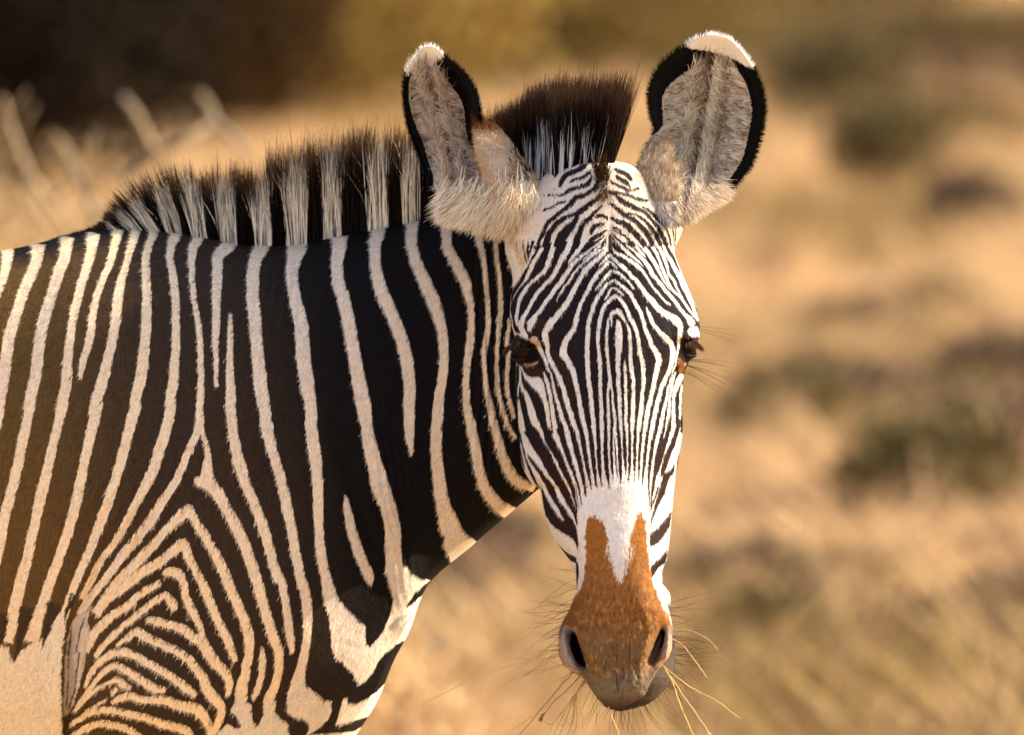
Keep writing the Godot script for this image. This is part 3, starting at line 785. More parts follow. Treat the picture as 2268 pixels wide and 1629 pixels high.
const FACE_DARK := [
	"M 0,1660,60 60,1580,60 150,1400,70 230,1220,70 330,1110,75 440,1020,70 560,930,75 680,830,90 760,730,95 850,670,85 960,650,75 1060,590,75 1150,530,90 1185,440,80 1170,390,50", "M 195,1640,105 210,1580,105 260,1430,110 340,1300,90 430,1190,90 560,1090,75 700,1040,65 800,1000,85 900,940,105 1000,860,95 1100,780,85 1200,720,72 1280,650,50",
	"M 455,1640,160 470,1560,160 530,1430,170 620,1310,150 700,1230,130 780,1130,90 830,1040,70", "M 760,1640,115 780,1580,112 820,1450,110 870,1330,100 900,1230,90 980,1150,85 1060,1070,80 1130,990,70 1200,920,50 1300,840,26",
	"M 1150,1090,14 1200,1050,60 1280,1040,60 1360,1070,60 1392,1120,30", "M 1340,1185,36 1220,1210,70 1120,1260,80 1080,1340,70 1068,1400,30", "M 1375,1305,18 1280,1370,50 1180,1420,60 1100,1480,70 1040,1550,80 990,1650,80",
	"M 165,655,14 300,650,32 430,655,38 540,640,50 640,580,60 760,530,70 880,490,70 980,460,75 1050,390,70 1080,300,30 1070,230,16", "M 168,945,40 290,900,40 400,840,40 500,790,40 605,768,36",
	"M 475,505,50 520,400,80 580,300,85 680,240,90 800,190,95 910,140,90 980,60,60 1030,0,40", "M 670,410,24 760,360,50 860,330,60 950,300,65 1030,230,50 1075,160,16", "M 388,320,24 430,220,70 470,140,90 480,100,70 600,100,40 720,90,40 830,40,50 900,0,40",
	"M 1505,145,50 1600,200,80 1700,240,85 1790,310,80 1850,380,50", "M 1530,280,40 1620,350,85 1700,390,90 1780,450,60 1822,495,24", "M 1440,360,30 1490,430,50 1600,480,55 1700,520,60 1800,560,60 1900,550,60 1995,508,30",
	"M 1390,575,50 1480,600,70 1580,610,65 1700,630,55 1800,660,55 1900,710,60 2000,730,60 N 797,533,55 860,518,30", "N 200,430,40 240,450,60 330,530,90 430,590,100 530,630,95 620,690,80 720,730,70 810,790,65 880,860,60 950,950,60 1020,1040,70 1090,1140,75 1150,1240,80 1190,1330,80 1205,1380,80",
	"N 125,880,40 160,880,60 230,910,70 330,950,100 430,1000,110 510,1080,110 600,1160,100 700,1260,100 770,1340,95 800,1380,90", "N 100,590,36 200,640,60 290,710,80 380,790,90 450,840,80 560,900,90 650,970,95 740,1060,100 830,1160,100 890,1260,95 930,1340,90 950,1385,88",
	"N 440,775,36 540,790,45 640,820,50 730,870,60 810,940,65 870,1020,75 950,1110,80 1010,1200,80 1060,1300,75 1090,1385,70", "N 735,650,14 820,700,50 900,760,60 970,820,70 1040,890,75 1120,970,60 1180,1060,45 1230,1160,40 1270,1270,38 1300,1385,34",
	"N 1230,935,10 1290,1040,25 1330,1150,20 1340,1250,12 1350,1380,12", "N 1360,1040,14 1375,1150,20 1370,1250,18 1360,1400,12", "N 150,1030,14 230,1050,40 300,1090,45 335,1140,26", "N 165,1080,18 270,1140,30 370,1180,45 450,1240,50 530,1310,55 600,1385,50",
	"N 145,1150,14 220,1220,25 300,1290,40 390,1350,45 420,1385,40", "M 1345,1400,14 1280,1460,30 1200,1520,35 1130,1590,26", "M 1385,1400,12 1340,1500,30 1290,1580,40 1265,1650,40", "M 1412,1400,16 1420,1500,25 1432,1620,28", "M 1455,1400,14 1500,1480,30 1560,1560,35 1640,1650,40",
	"K 330,-20,20 345,150,20 370,300,25 405,410,18", "K 435,0,40 420,180,40 432,330,20", "K 535,-20,60 480,120,40 448,270,16", "K 208,-20,10 216,150,14 225,200,8"]

const NOSE_DARK := [
	"I 795,-15,47.6 802,20,49.2 832,160,55.2 870,310,50 900,450,38 920,580,18 926,630,5", "I 880,-15,44.3 886,20,45.1 906,150,46 936,320,40 960,460,24 974,560,5", "I 960,-15,39.4 966,20,41 986,180,46 1001,340,40 1015,470,22 1022,545,5", "I 1036,-15,36.1 1040,20,36.9 1046,180,41.4 1051,330,40 1062,440,22 1071,520,5", "I 1108,-15,36.1 1110,20,36.9 1110,180,41.4 1116,320,44 1130,440,28 1144,555,5", "I 1163,-15,24.6 1165,180,27.6 1170,330,27 1181,465,5", "I 1194,50,4.1 1200,200,11 1210,320,12 1218,435,4", "I 1228,-15,27.9 1240,150,36.8 1246,300,35 1250,430,20 1250,500,4", "I 1283,-15,27.9 1292,180,36.8 1297,300,28 1301,412,5", "I 1334,-15,24.6 1337,180,29.4 1335,330,26 1325,440,14 1319,495,4", "I 1388,-15,28.7 1385,180,32.2 1383,330,24 1379,488,4", "I 1447,-15,28.7 1435,150,29.4 1425,320,24 1417,488,4", "I 1508,-15,31.2 1490,140,31.2 1475,280,32 1460,420,24 1451,528,5", "I 1580,-15,36.9 1555,120,36.9 1535,240,36.8 1518,380,30 1515,500,20 1520,600,14 1522,710,5", "I 1655,-15,36.9 1620,140,41 1590,280,45 1575,400,38 1560,520,28 1545,640,18 1534,770,6", "I 838,1240,18 842,1330,24 838,1450,12", "S 124,22,84 165,80,92 210,160,92 250,230,84 290,310,78 330,380,68 370,450,58 405,520,52 440,590,40 460,650,24 470,715,6", "S 250,22,50 270,95,64 300,150,62 340,220,58 370,290,50 400,360,44 430,430,34 450,500,26 465,570,15 473,635,4", "S 340,22,38 365,80,42 395,170,43 420,250,38 445,320,28 460,370,20 480,440,17 495,510,11 509,575,3", "S 456,410,3 470,500,7 486,595,3", "S 112,205,8 150,260,26 190,310,33 225,360,36 260,420,50 295,490,54 330,560,52 370,620,58 410,680,60 440,740,58 460,800,38 470,850,20 477,895,4", "S 55,22,10 75,130,14 95,200,14 120,280,22 150,350,30 180,410,28 207,465,10", "S 46,40,6 68,170,8 84,260,15 94,310,8", "S 312,830,6 350,880,14 392,920,18", "T 388,40,30 375,70,33 345,180,36 310,270,40 280,350,42 260,420,28 243,455,8", "T 345,40,9 342,84,3", "T 310,40,24 305,90,28 285,180,32 260,270,34 235,360,31 205,450,25 185,530,15 178,605,4", "T 237,505,8 215,570,17 195,630,13 174,705,3", "T 347,352,5 330,410,30 295,440,46 270,500,50 255,550,48 240,600,40 215,660,26 195,720,20 180,770,11 169,825,3", "T 380,265,5 370,340,14 362,420,10 354,470,3"]

const NOSE_DARK_POLY := [
	"I 1738,740 1715,900 1665,980 1600,1060 1530,1095 1522,970 1560,940 1630,880 1680,820", "I 1708,1105 1675,1240 1610,1290 1560,1370 1530,1405 1530,1290 1570,1230 1630,1190 1660,1140", "I 615,1030 700,1110 760,1160 835,1190 832,1250 770,1222 690,1130", "S 200,385 213,430 235,480 265,530 300,590 340,650 376,685 380,640 405,665 445,750 472,860 455,825 420,795 370,768 320,738 275,692 245,642 230,560 216,475"]

func skin(X: float, Y: float) -> Color:
	# the bare brown muzzle
	var n := fine.get_noise_2d(X * 1.6, Y * 1.6)
	var m := fine.get_noise_2d(X * 2.6 + 300.0, Y * 1.8)
	var c := col(150, 98, 50)
	c = c.lerp(col(132, 86, 40), smoothstep(1290.0, 1370.0, Y) * 0.8)
	c = c.lerp(col(186, 128, 66), clampf(fine.get_noise_2d(X * 2.6 + 50.0, Y * 1.3) * 1.5, 0, 0.6))
	var k := absf(X - 1372.0)
	c = c.lerp(col(112, 86, 58), smoothstep(1350.0, 1450.0, Y))
	c = c.lerp(col(116, 106, 90), smoothstep(1462.0, 1515.0, Y))
	c = c.lerp(col(84, 70, 62), smoothstep(1535.0, 1562.0, Y))
	if Y > 1385.0 and Y < 1500.0: c = c.lerp(col(158, 146, 140), smoothstep(86.0, 104.0, k + n * 8.0))
	if m > 0.2 and Y > 1290.0: c = c.lerp(col(84, 54, 28), 0.6 * smoothstep(0.2, 0.5, m) * (1.0 if k < 86.0 else 0.15))
	if n > 0.35 and Y > 1330.0 and Y < 1500.0 and k < 80.0: c = c.lerp(col(196, 140, 84), 0.5)
	return c

func paint_head() -> void:
	coat = 0
	img = Image.create_empty(isz, isz, false, Image.FORMAT_RGB8)
	img.fill(col(233, 225, 214))
	img.fill_rect(Rect2i(0, 0, isz, int((838.0 * D - HY0) / (HY1 - HY0) * isz)), col(218, 202, 180))
	# back of the head, unseen: plain bands
	for y in range(0, isz, 64): img.fill_rect(Rect2i(0, y, int(isz * 0.16), 30), col(40, 33, 30))
	for y in range(0, isz, 64): img.fill_rect(Rect2i(int(isz * 0.84), y, int(isz * 0.16), 30), col(40, 33, 30))
	# dark ground of the forehead and upper face
	var dark := col(37, 29, 31)
	poly("K 690,0 580,150 500,280 430,420 340,580 250,720 170,850 60,1000 60,1700 P 60,0 60,300 60,1000 60,1700 H 150,700 200,1000 260,1371 1900,1371 1950,1000 1990,700 2080,500 2060,300 1960,60 L 1900,1300 1750,960 1600,640 1500,420 1440,240 1390,90 1340,0", dark, 0.5)
	# browner cheeks and brows
	for s in ["P 290,930,60 480,1000,260 620,1050,200 720,1180,110", "P 640,40,200 680,200,160 620,330,120", "P 930,640,120 1000,860,130 1130,1050,130 1230,1350,130 1280,1600,130", "H 640,900,60 690,1150,70 740,1380,80", "H 560,850,60 570,1150,70 600,1380,90", "Q 1280,900,140 1270,1100,140 1170,1350,120 1120,1600,110", "Q 1440,1150,70 1370,1400,70 1290,1620,60"]: stroke(s, col(52, 34, 25), 3.0)
	wscale = 0.93
	for s in FACE_WHITE: stroke(s, col(231, 223, 210), 0.8)
	wscale = 1.12
	poly("K -60,-560 560,-420 420,-300 300,-150 260,-60 330,0 420,100 430,330 340,540 300,620 280,500 200,280 130,130 60,0 0,-200", col(214, 192, 164), 4.0)
	poly("M -700,300 -300,60 0,200 380,90 400,300 350,480 420,540 300,600 170,660 170,940 260,1000 150,1150 40,1350 -200,1600 -700,900", col(224, 202, 174), 4.0)
	poly("N 540,20 620,120 700,260 860,470 930,560 1060,700 1200,860 1320,700 1300,560 1000,0", col(176, 158, 140), 4.0)
	for s in FACE_DARK: stroke(s, dark, 0.8)
	wscale = 1.0
	# temple, brow and cheek patches
	poly("P 100,180 122,270 112,340 160,350 230,362 330,402 420,442 452,440 400,372 330,332 240,322 160,272 130,182", col(214, 204, 196))
	poly("P 450,432 500,392 570,372 610,412 602,452 640,462 672,542 640,602 560,542 490,492", col(206, 180, 150))
	poly("P 300,930 330,1010 370,1080 440,1132 520,1150 620,1142 680,1182 730,1282 750,1402 770,1502 790,1640 720,1640 680,1542 620,1442 560,1372 480,1312 400,1212 340,1112 300,1002", col(232, 224, 216))
	poly("Q 1690,130 1760,110 1830,180 1850,250 1760,300 1700,240", col(240, 232, 222))
	poly("Q 1800,310 1900,290 1930,380 1940,470 1850,490 1740,470 1700,400 1720,340", col(236, 222, 206))
	stroke("Q 1530,960,50 1600,1000,60 1690,1010,40", col(206, 160, 112))
	for s in ["P 340,905,40 400,918,42 480,918,60 540,908,42 580,878,46 632,846,30"]: stroke(s, col(186, 146, 108), 1.2)
	# eyelids
	poly("P 118,395 200,375 330,398 440,448 520,556 600,648 664,780 650,836 500,852 380,872 300,822 262,702 240,602 152,602 112,520", col(24, 17, 14))
	stroke("P 640,840,40 720,960,45 800,1070,22", col(30, 22, 20))
	poly("Q 1640,470 1720,490 1800,560 1830,650 1820,760 1760,880 1740,950 1640,960 1530,920 1530,860 1570,740 1610,620 1640,540", col(26, 18, 14))
	stroke("Q 1540,900,50 1600,1060,110 1600,1130,120 1560,1190,40", col(120, 76, 34), 2.0)
	for s in NOSE_DARK: stroke(s, dark, 0.7, col(60, 35, 25))
	for s in NOSE_DARK_POLY: poly(s, col(50, 33, 28), 0.7)
	stroke("S 193,355,7 215,410,14 245,470,23 290,545,29 335,620,27 377,682,6", col(232, 226, 222), 0.7)
	stroke("S 103,215,6 140,300,9 175,370,16 200,430,12 209,458,6", col(226, 216, 206), 0.5)
	stroke("S 66,120,6 92,250,12 115,330,16 140,390,12 158,425,4", col(226, 216, 206), 0.5)
	# brown of the nose, running up in two tongues
	poly("I 962,795 978,835 1010,790 1032,832 1080,852 1110,920 1130,1040 1152,1150 1180,1240 1200,1330 1230,1400 1275,1372 1290,1260 1320,1150 1330,1050 1360,960 1380,880 1400,810 1440,742 1462,800 1490,850 1490,950 1500,1080 1512,1200 1530,1340 1560,1450 1605,1560 1640,1660 J 1470,600 1560,1000 1300,1700 700,1700 300,1000 380,600 I 780,1640 840,1530 890,1470 910,1350 920,1200 915,1100 920,1000 925,862", col(160, 102, 44), 3.2)
	for y in range(int((1478.0 - HY0) / (HY1 - HY0) * isz), isz):
		img.fill_rect(Rect2i(0, y, isz, 1), tint(col(108, 94, 78).lerp(col(80, 66, 58), smoothstep(1535.0, 1562.0, HY0 + (HY1 - HY0) * y / isz)), 0.05))
	# short hairs of the muzzle, each with its own tone
	for k in 230000:
		var Y := 1225.0 + pow(rng.randf(), 0.8) * 345.0
		var X := rng.randf_range(1235.0, 1500.0)
		var t := to_tex(X, Y)
		if t.x < 2 or t.y < 2 or t.x >= isz - 12 or t.y >= isz - 12: continue
		var old := img.get_pixel(int(t.x), int(t.y))
		if old.b > 0.45 and Y < 1345.0: continue
		if old.r < 0.22: continue
		var c := tint(skin(X, Y), 0.09)
		var a := rng.randf_range(-0.5, 0.5)
		for j in 5 + rng.randi() % 7: img.set_pixel(int(t.x + sin(a) * j), int(t.y + cos(a) * j), c)
	# white hairs where the blaze meets the brown
	for k in 260:
		var Y := 1205.0 + rng.randf() * 66.0
		var X := 1372.0 + rng.randf_range(-1, 1) * lerpf(34.0, 4.0, (Y - 1205.0) / 66.0)
		stroke("R %f,%f,1.3 %f,%f,0.8" % [X / D * 1.571869, Y / D * 1.571869, (X + rng.randf_range(-4, 4)) / D * 1.571869, (Y + rng.randf_range(8, 26)) / D * 1.571869], col(232, 214, 192), 0.2)
	# nostrils
	poly("J 520,640 552,655 578,720 602,800 626,880 650,975 640,995 590,960 545,905 515,840 502,770 505,700", col(14, 11, 10), 0.8)
	poly("J 1375,615 1400,640 1395,720 1370,800 1320,870 1262,925 1275,860 1300,790 1325,710 1350,640", col(16, 12, 11), 0.6)
	# wrinkles and spots
	for s in ["J 950,640,5 945,780,8 950,900,9 948,1000,6", "J 1060,700,5 1066,850,8 1070,960,7", "J 860,860,4 830,980,8 822,1060,5", "J 930,1020,8 945,1120,14 950,1220,10", "J 990,980,6 1010,1040,9 1000,1120,5", "J 1100,980,8 1130,1060,12 1190,1090,6"]: stroke(s, col(74, 54, 36), 0.8)
	for k in 160:
		var t := to_tex(rng.randf_range(1240, 1300) if k % 3 else rng.randf_range(1440, 1490), rng.randf_range(1440, 1500))
		img.fill_rect(Rect2i(int(t.x), int(t.y), 3, 4), col(62, 50, 44))
	for k in 240:
		var t := to_tex(rng.randf_range(1200, 1450), rng.randf_range(600, 1330))
		var r := rng.randi_range(1, 2)
		img.fill_rect(Rect2i(int(t.x), int(t.y), r, r), col(90, 74, 62))
	fur_pass(330000, 4, Vector2(0.0, 1.0), 0.09)

# ---------------------------------------------------------------- ears

func ear_outline(keys: Array, cx: float, cy: float, n: int) -> PackedFloat32Array:
	# radius of the outline round (cx, cy) for n directions
	var c := Curve2D.new()
	var m := keys.size() / 2
	for k in m + 1:
		var a := Vector2(keys[(k % m) * 2], keys[(k % m) * 2 + 1])
		var b := Vector2(keys[((k + 1) % m) * 2], keys[((k + 1) % m) * 2 + 1])
		var z := Vector2(keys[((k + m - 1) % m) * 2], keys[((k + m - 1) % m) * 2 + 1])
		var t := (b - z) * 0.17
		c.add_point(a, -t, t)
	c.bake_interval = 1.0
	var pts := c.get_baked_points()
	var r := PackedFloat32Array()
	r.resize(n)
	r.fill(-1.0)
	for k in pts.size() - 1:
		var a0 := (pts[k] - Vector2(cx, cy)).angle()
		var da := wrapf((pts[k + 1] - Vector2(cx, cy)).angle() - a0, -PI, PI)
		for s in 4:
			var q := pts[k].lerp(pts[k + 1], s / 4.0)
			var i := posmod(roundi((q - Vector2(cx, cy)).angle() / TAU * n), n)
			r[i] = maxf(r[i], q.distance_to(Vector2(cx, cy)))
	for i in n:
		if r[i] < 0:
			var lo := i
			var hi := i
			while r[posmod(lo, n)] < 0: lo -= 1
			while r[posmod(hi, n)] < 0: hi += 1
			r[i] = lerpf(r[posmod(lo, n)], r[posmod(hi, n)], float(i - lo) / (hi - lo))
	return r

const L_OUT := [943.6, 104.6, 924.5, 122, 904, 154, 896.3, 195, 898.5, 238, 908, 280, 922, 318, 938, 359, 954.5, 397, 974, 428, 996, 452, 1030, 470, 1068, 462, 1082, 430, 1076, 380, 1058, 335, 1061, 296, 1061, 260, 1057, 225, 1047, 192, 1028, 165, 1004, 140, 979, 121, 960, 106]
const R_OUT := [1580, 78, 1613, 87, 1635, 106, 1651, 127, 1673, 160, 1690, 215, 1692, 253, 1681, 310, 1662, 365, 1632, 406, 1599, 431, 1567, 449, 1536, 464, 1508, 484, 1479, 488, 1452, 447, 1430, 405, 1416, 378, 1430, 330, 1452, 289, 1444, 261, 1438, 215, 1443, 182, 1463, 146, 1496, 116, 1523, 100, 1550, 84]

func ear_z(side: int, X: float, Y: float, r: float) -> float:
	# the inner face: a cup, its rim leaning a little
	if side < 0:
		return 0.205 + (X - 985.0) * 0.00022 - 0.034 * pow(maxf(1.0 - r * r, 0.0), 0.8) * smoothstep(480.0, 330.0, Y) + 0.03 * smoothstep(330.0, 470.0, Y)
	return 0.205 + (X - 1562.0) * -0.00008 - 0.052 * pow(maxf(1.0 - r * r, 0.0), 0.85) + 0.042 * smoothstep(300.0, 470.0, Y) * smoothstep(1600.0, 1480.0, X)

func ear_color(side: int, X: float, Y: float, rim: float) -> Color:
	# rim: distance in from the edge
	var n := fine.get_noise_2d(X * 4.0, Y * 4.0) * 6.0
	var white := lin(252, 248, 240)
	var black := lin(12, 9, 8)
	var inner := lin(226, 212, 192)
	if side < 0:
		if Y + n < curve([890, 168, 930, 158, 955, 148, 985, 124, 1010, 100], X): return white
		var band := 15.0
		if X > 960.0: band = curve([120, 44, 160, 52, 220, 46, 280, 32, 330, 14, 345, 0], Y)
		if X < 960.0 and Y < 200.0: band = lerpf(15.0, 34.0, smoothstep(905.0, 960.0, X))
		if Y > 440.0: band = 0.0
		if rim + n * 0.4 < band: return black
		inner = lin(206, 188, 168)
		inner = inner.lerp(lin(110, 88, 68), 0.8 * exp(-pow((X - fold_x(side, Y)) / 16.0, 2)))
		return inner.lerp(lin(182, 158, 130), clampf(n * 0.12 + 0.2, 0, 1))
	if Y + n < curve([1510, 96, 1523, 106, 1577, 114, 1620, 130, 1660, 150, 1680, 160], X): return white
	var b := 29.0
	if X < 1562.0: b = curve([80, 44, 150, 52, 215, 34, 262, 26, 290, 8, 300, 0], Y)
	else: b = curve([80, 40, 140, 34, 260, 28, 380, 22, 430, 14, 445, 0], Y)
	if rim + n * 0.4 < b: return black
	var hollow := exp(-pow((X - fold_x(side, Y) - 6.0) / 26.0, 2)) * smoothstep(445.0, 380.0, Y)
	return inner.lerp(lin(190, 166, 136), clampf(n * 0.12 + 0.2, 0, 1)).lerp(lin(84, 64, 46), hollow)

func fold_x(side: int, Y: float) -> float:
	return curve([150, 948, 250, 968, 350, 996, 440, 1010], Y) if side < 0 else curve([150, 1572, 220, 1568, 300, 1552, 380, 1540, 450, 1524], Y)

func make_ear(side: int, parent: Node) -> MeshInstance3D:
	var cx := 985.0 if side < 0 else 1562.0
	var cy := 290.0 if side < 0 else 268.0
	var n := 220
	var rad := ear_outline(L_OUT if side < 0 else R_OUT, cx, cy, n)
	var rings := 60
	var am := ArrayMesh.new()
	var p := PackedVector3Array()
	var cl := PackedColorArray()
	# rows run from the middle of the inside, over the rim, to the middle of the back
	for i in rings * 2:
		var front := i < rings
		var r := float(i) / (rings - 1) if front else float(rings * 2 - 1 - i) / (rings - 1)
		r = sin(r * PI / 2) if front else r
		for j in n + 1:
			var a := TAU * j / n
			var d: float = rad[j % n] * r
			var X := cx + cos(a) * d
			var Y := cy + sin(a) * d
			var z := ear_z(side, X, Y, r)
			if not front: z -= 0.0045 * sqrt(maxf(1.0 - r * r, 0.0)) + 0.002 * (1.0 - r)
			else: z += 0.0008 * exp(-pow((rad[j % n] - d - 8.0) / 7.0, 2))
			p.append(at(X, Y, z))
			cl.append(ear_color(side, X, Y, rad[j % n] - d) if front or r > 0.8 else lin(206, 190, 166))
	grid_surface(am, p, PackedVector2Array(), cl, rings * 2, n + 1, true, fur_mat, 25 * (n + 1) + 40)
	if side < 0:
		# the lobe that carries the ear, seen from its outer side
		var nu := 60
		var nv := 48
		p = PackedVector3Array()
		cl = PackedColorArray()
		for i in nu:
			var t := i / (nu - 1.0)
			var c := Vector2(lerpf(1164, 1076, t), lerpf(470, 268, t) - 8.0 * sin(t * PI))
			var r := curve([0, 80, .35, 77, .7, 54, 1, 26], t)
			var cz := lobe_z(t)
			for j in nv:
				var ph := TAU * j / (nv - 1.0)
				var X := c.x + r * 0.93 * sin(ph)
				var Y := c.y + r * 0.4 * sin(ph)
				p.append(at(X, Y, cz + r * UNIT * 0.75 * cos(ph)))
				cl.append(lobe_color(X, Y))
		grid_surface(am, p, PackedVector2Array(), cl, nu, nv, true, fur_mat)
	else:
		var nu := 50
		var nv := 40
		p = PackedVector3Array()
		cl = PackedColorArray()
		for i in nu:
			var t := i / (nu - 1.0)
			for j in nv:
				var ph := TAU * j / (nv - 1.0)
				var q := right_lobe(t, ph)
				p.append(at(q.x, q.y, q.z))
				cl.append(lin(196, 180, 162))
		grid_surface(am, p, PackedVector2Array(), cl, nu, nv, true, fur_mat)
	var ear := add_mesh("ear", am, null, parent)
	# hair of the ear
	var h := Hair.new()
	for k in 11000:
		var a := rng.randf() * TAU
		var r := sqrt(rng.randf()) * 0.98
		var i := posmod(roundi(a / TAU * n), n)
		var d := rad[i] * r
		var X := cx + cos(a) * d
		var Y := cy + sin(a) * d
		var rim := rad[i] - d
		var c := ear_color(side, X, Y, rim)
		var light := c.r > 0.06
		var dir: Vector3
		var length := 0.006
		if light and Y > 150.0:
			# long pale hair: short and dense inside the rim, long and clumped along the fold
			var fx := fold_x(side, Y)
			var out := signf(X - fx)
			var cn := fine.get_noise_2d(X * 3.6 + 40.0, Y * 1.5 + side * 70.0)
			var near := clampf(1.0 - absf(X - fx) / (62.0 if side > 0 else 46.0), 0, 1)
			dir = Vector3(lerpf(-out * 0.8, out * 0.55, near) + cn * 0.8, lerpf(0.25, 0.9, near) + fine.get_noise_2d(X * 3.0, Y * 2.0 + 90.0) * 0.7, 0.55)
			length = rng.randf_range(0.008, 0.013) if near < 0.25 else rng.randf_range(0.013, 0.032)
			c = (lin(255, 248, 232) if side > 0 else lin(228, 214, 198)).lerp(lin(128, 100, 70), clampf(0.12 + cn * 1.9 + rng.randf_range(-.22, .25), 0.0, 1.0))
		else:
			dir = Vector3(cos(a), -sin(a), 0.9)
			c = c * rng.randf_range(0.7, 1.25)
		dir = (dir + Vector3(rng.randf_range(-.25, .25), rng.randf_range(-.25, .25), 0)).normalized()
		h.blade(at(X, Y, ear_z(side, X, Y, r)), dir, Vector3(0, -0.004, 0) * rng.randf() / 0.02 * length, length, 0.0008, 3, Vector3(rng.randf_range(-1, 1), rng.randf_range(-1, 1), 0.6), c * 0.75, c, c * 1.05, 0.5)
	# fringe standing off the rim
	for k in 3200:
		var a := rng.randf() * TAU
		var i := posmod(roundi(a / TAU * n), n)
		var d: float = rad[i] * rng.randf_range(0.96, 1.0)
		var X := cx + cos(a) * d
		var Y := cy + sin(a) * d
		var c := ear_color(side, X, Y, rad[i] - d) * rng.randf_range(0.8, 1.2)
		var dir := Vector3(cos(a) + rng.randf_range(-.4, .4), -sin(a) + rng.randf_range(-.4, .4) + 0.3, rng.randf_range(-.5, .5)).normalized()
		h.blade(at(X, Y, ear_z(side, X, Y, 0.98)), dir, Vector3.ZERO, rng.randf_range(0.003, 0.008), 0.0006, 2, Vector3(rng.randf_range(-1, 1), rng.randf_range(-1, 1), 0.5), c, c, c, 0.5)
	if side < 0:
		# short fur of the lobe and the long fur under it
		for k in 5200:
			var t := rng.randf()
			var ph := rng.randf_range(-1.6, 1.6)
			var r := curve([0, 80, .35, 77, .7, 54, 1, 26], t)
			var X := lerpf(1164, 1076, t) + r * 0.93 * sin(ph)
			var Y := lerpf(470, 268, t) - 8.0 * sin(t * PI) + r * 0.4 * sin(ph)
			var c := lobe_color(X, Y) * rng.randf_range(0.75, 1.15)
			var dir := Vector3(-0.5 + rng.randf_range(-.4, .4), 0.8 - smoothstep(380.0, 470.0, Y) * 1.6 + rng.randf_range(-.4, .4), 0.5).normalized()
			h.blade(at(X, Y, lobe_z(t) + r * UNIT * 0.75 * cos(ph)), dir, Vector3.ZERO, rng.randf_range(.004, .009), .0006, 2, Vector3(rng.randf_range(-1, 1), rng.randf_range(-1, 1), 0.5), c * .85, c, c, 0.5)
		for k in 8000:
			# long pale fur, thickest below the lobe, thinning out upwards
			var t := rng.randf()
			var X := lerpf(985, 1224, t) + rng.randf_range(-10, 10)
			var low := curve([975, 462, 1040, 478, 1100, 494, 1160, 500, 1200, 492, 1240, 440], X)
			var Y := low - absf(rng.randfn()) * lerpf(38.0, 14.0, smoothstep(1160.0, 1210.0, X)) * (0.7 + 0.5 * t)
			if Y < 330.0: continue
			var tan_part := clampf(1.0 - absf(X - 1135.0) / 70.0, 0, 1) * smoothstep(350.0, 400.0, Y)
			var c := lin(238, 226, 200).lerp(lin(206, 172, 126), pow(rng.randf(), 1.2) * tan_part)
			if rng.randf() < 0.08: c = lin(150, 118, 80)
			var dir := Vector3(lerpf(-0.45, 0.1, t) + rng.randf_range(-.4, .3), -0.75 + rng.randf_range(-.35, .35), rng.randf_range(0.05, 0.4)).normalized()
			var zz := .258 + .014 * smoothstep(1080.0, 1130.0, X) + rng.randf_range(-.006, .012) + .026 * clampf(1.0 - absf(X - 1140.0) / 80.0, 0, 1) * smoothstep(510.0, 440.0, Y) + .016 * smoothstep(1150.0, 1230.0, X) - .02 * smoothstep(1060.0, 985.0, X)
			h.blade(at(X, Y, zz), dir, Vector3(-0.2, 0.05, 0) * rng.randf(), rng.randf_range(.010, .026), .00075, 4, Vector3(rng.randf_range(-1, 1), rng.randf_range(-.4, .4), rng.randf_range(-.5, .5)), c * .85, c, c * 1.05, 0.5)
	else:
		for k in 5200:
			# fur of the lobe, and a loose fringe under the ear
			var t := rng.randf()
			var q := right_lobe(t, rng.randf_range(-1.5, 1.4))
			var c := lin(224, 210, 190).lerp(lin(150, 126, 100), clampf(0.35 + fine.get_noise_2d(q.x * 3.0, q.y * 1.5) * 1.4 + rng.randf_range(-.2, .25), 0, 1))
			var dir := Vector3(0.25 + rng.randf_range(-.35, .35), 0.75 + rng.randf_range(-.3, .3), 0.45)
			if t < 0.3: dir.y = -0.6 + rng.randf_range(-.3, .3)
			h.blade(at(q.x, q.y, q.z), dir.normalized(), Vector3.ZERO, rng.randf_range(.005, .013), .0007, 2, Vector3(rng.randf_range(-1, 1), rng.randf_range(-1, 1), .4), c * .85, c, c, 0.5)
		for k in 2600:
			var t := rng.randf()
			var X := lerpf(1478, 1600, t) + rng.randf_range(-8, 8)
			var Y := curve([1470, 478, 1510, 478, 1540, 462, 1600, 430], X) - absf(rng.randfn()) * 14.0
			var c := lin(240, 230, 214).lerp(lin(180, 152, 118), pow(rng.randf(), 1.6))
			if X > 1492.0 and X < 1520.0 and rng.randf() < 0.4: c = lin(84, 58, 34)
			var dir := Vector3(lerpf(0.1, 0.7, t) + rng.randf_range(-.3, .3), lerpf(-0.8, -0.35, t) + rng.randf_range(-.3, .3), 0.25).normalized()
			h.blade(at(X, Y, lerpf(.262, .205, t)), dir, Vector3(0.1, 0.1, 0) * rng.randf(), rng.randf_range(.006, .018), .0007, 3, Vector3(rng.randf_range(-1, 1), rng.randf_range(-1, 1), .4), c * .85, c, c, 0.5)
	hairs("ear_hair", h, hair_mat, ear)
	return ear

func right_lobe(t: float, ph: float) -> Vector3:
	# X, Y on the drawing grid and z
	var r := curve([0, 13, .3, 28, .65, 42, 1, 14], t)
	return Vector3(curve([0, 1486, .3, 1472, .65, 1452, 1, 1462], t) + r * sin(ph), curve([0, 494, .3, 447, .65, 383, 1, 312], t), lerpf(.302, .200, t) + r * UNIT * 0.75 * cos(ph))

func lobe_z(t: float) -> float:
	return lerpf(.272, .200, t)

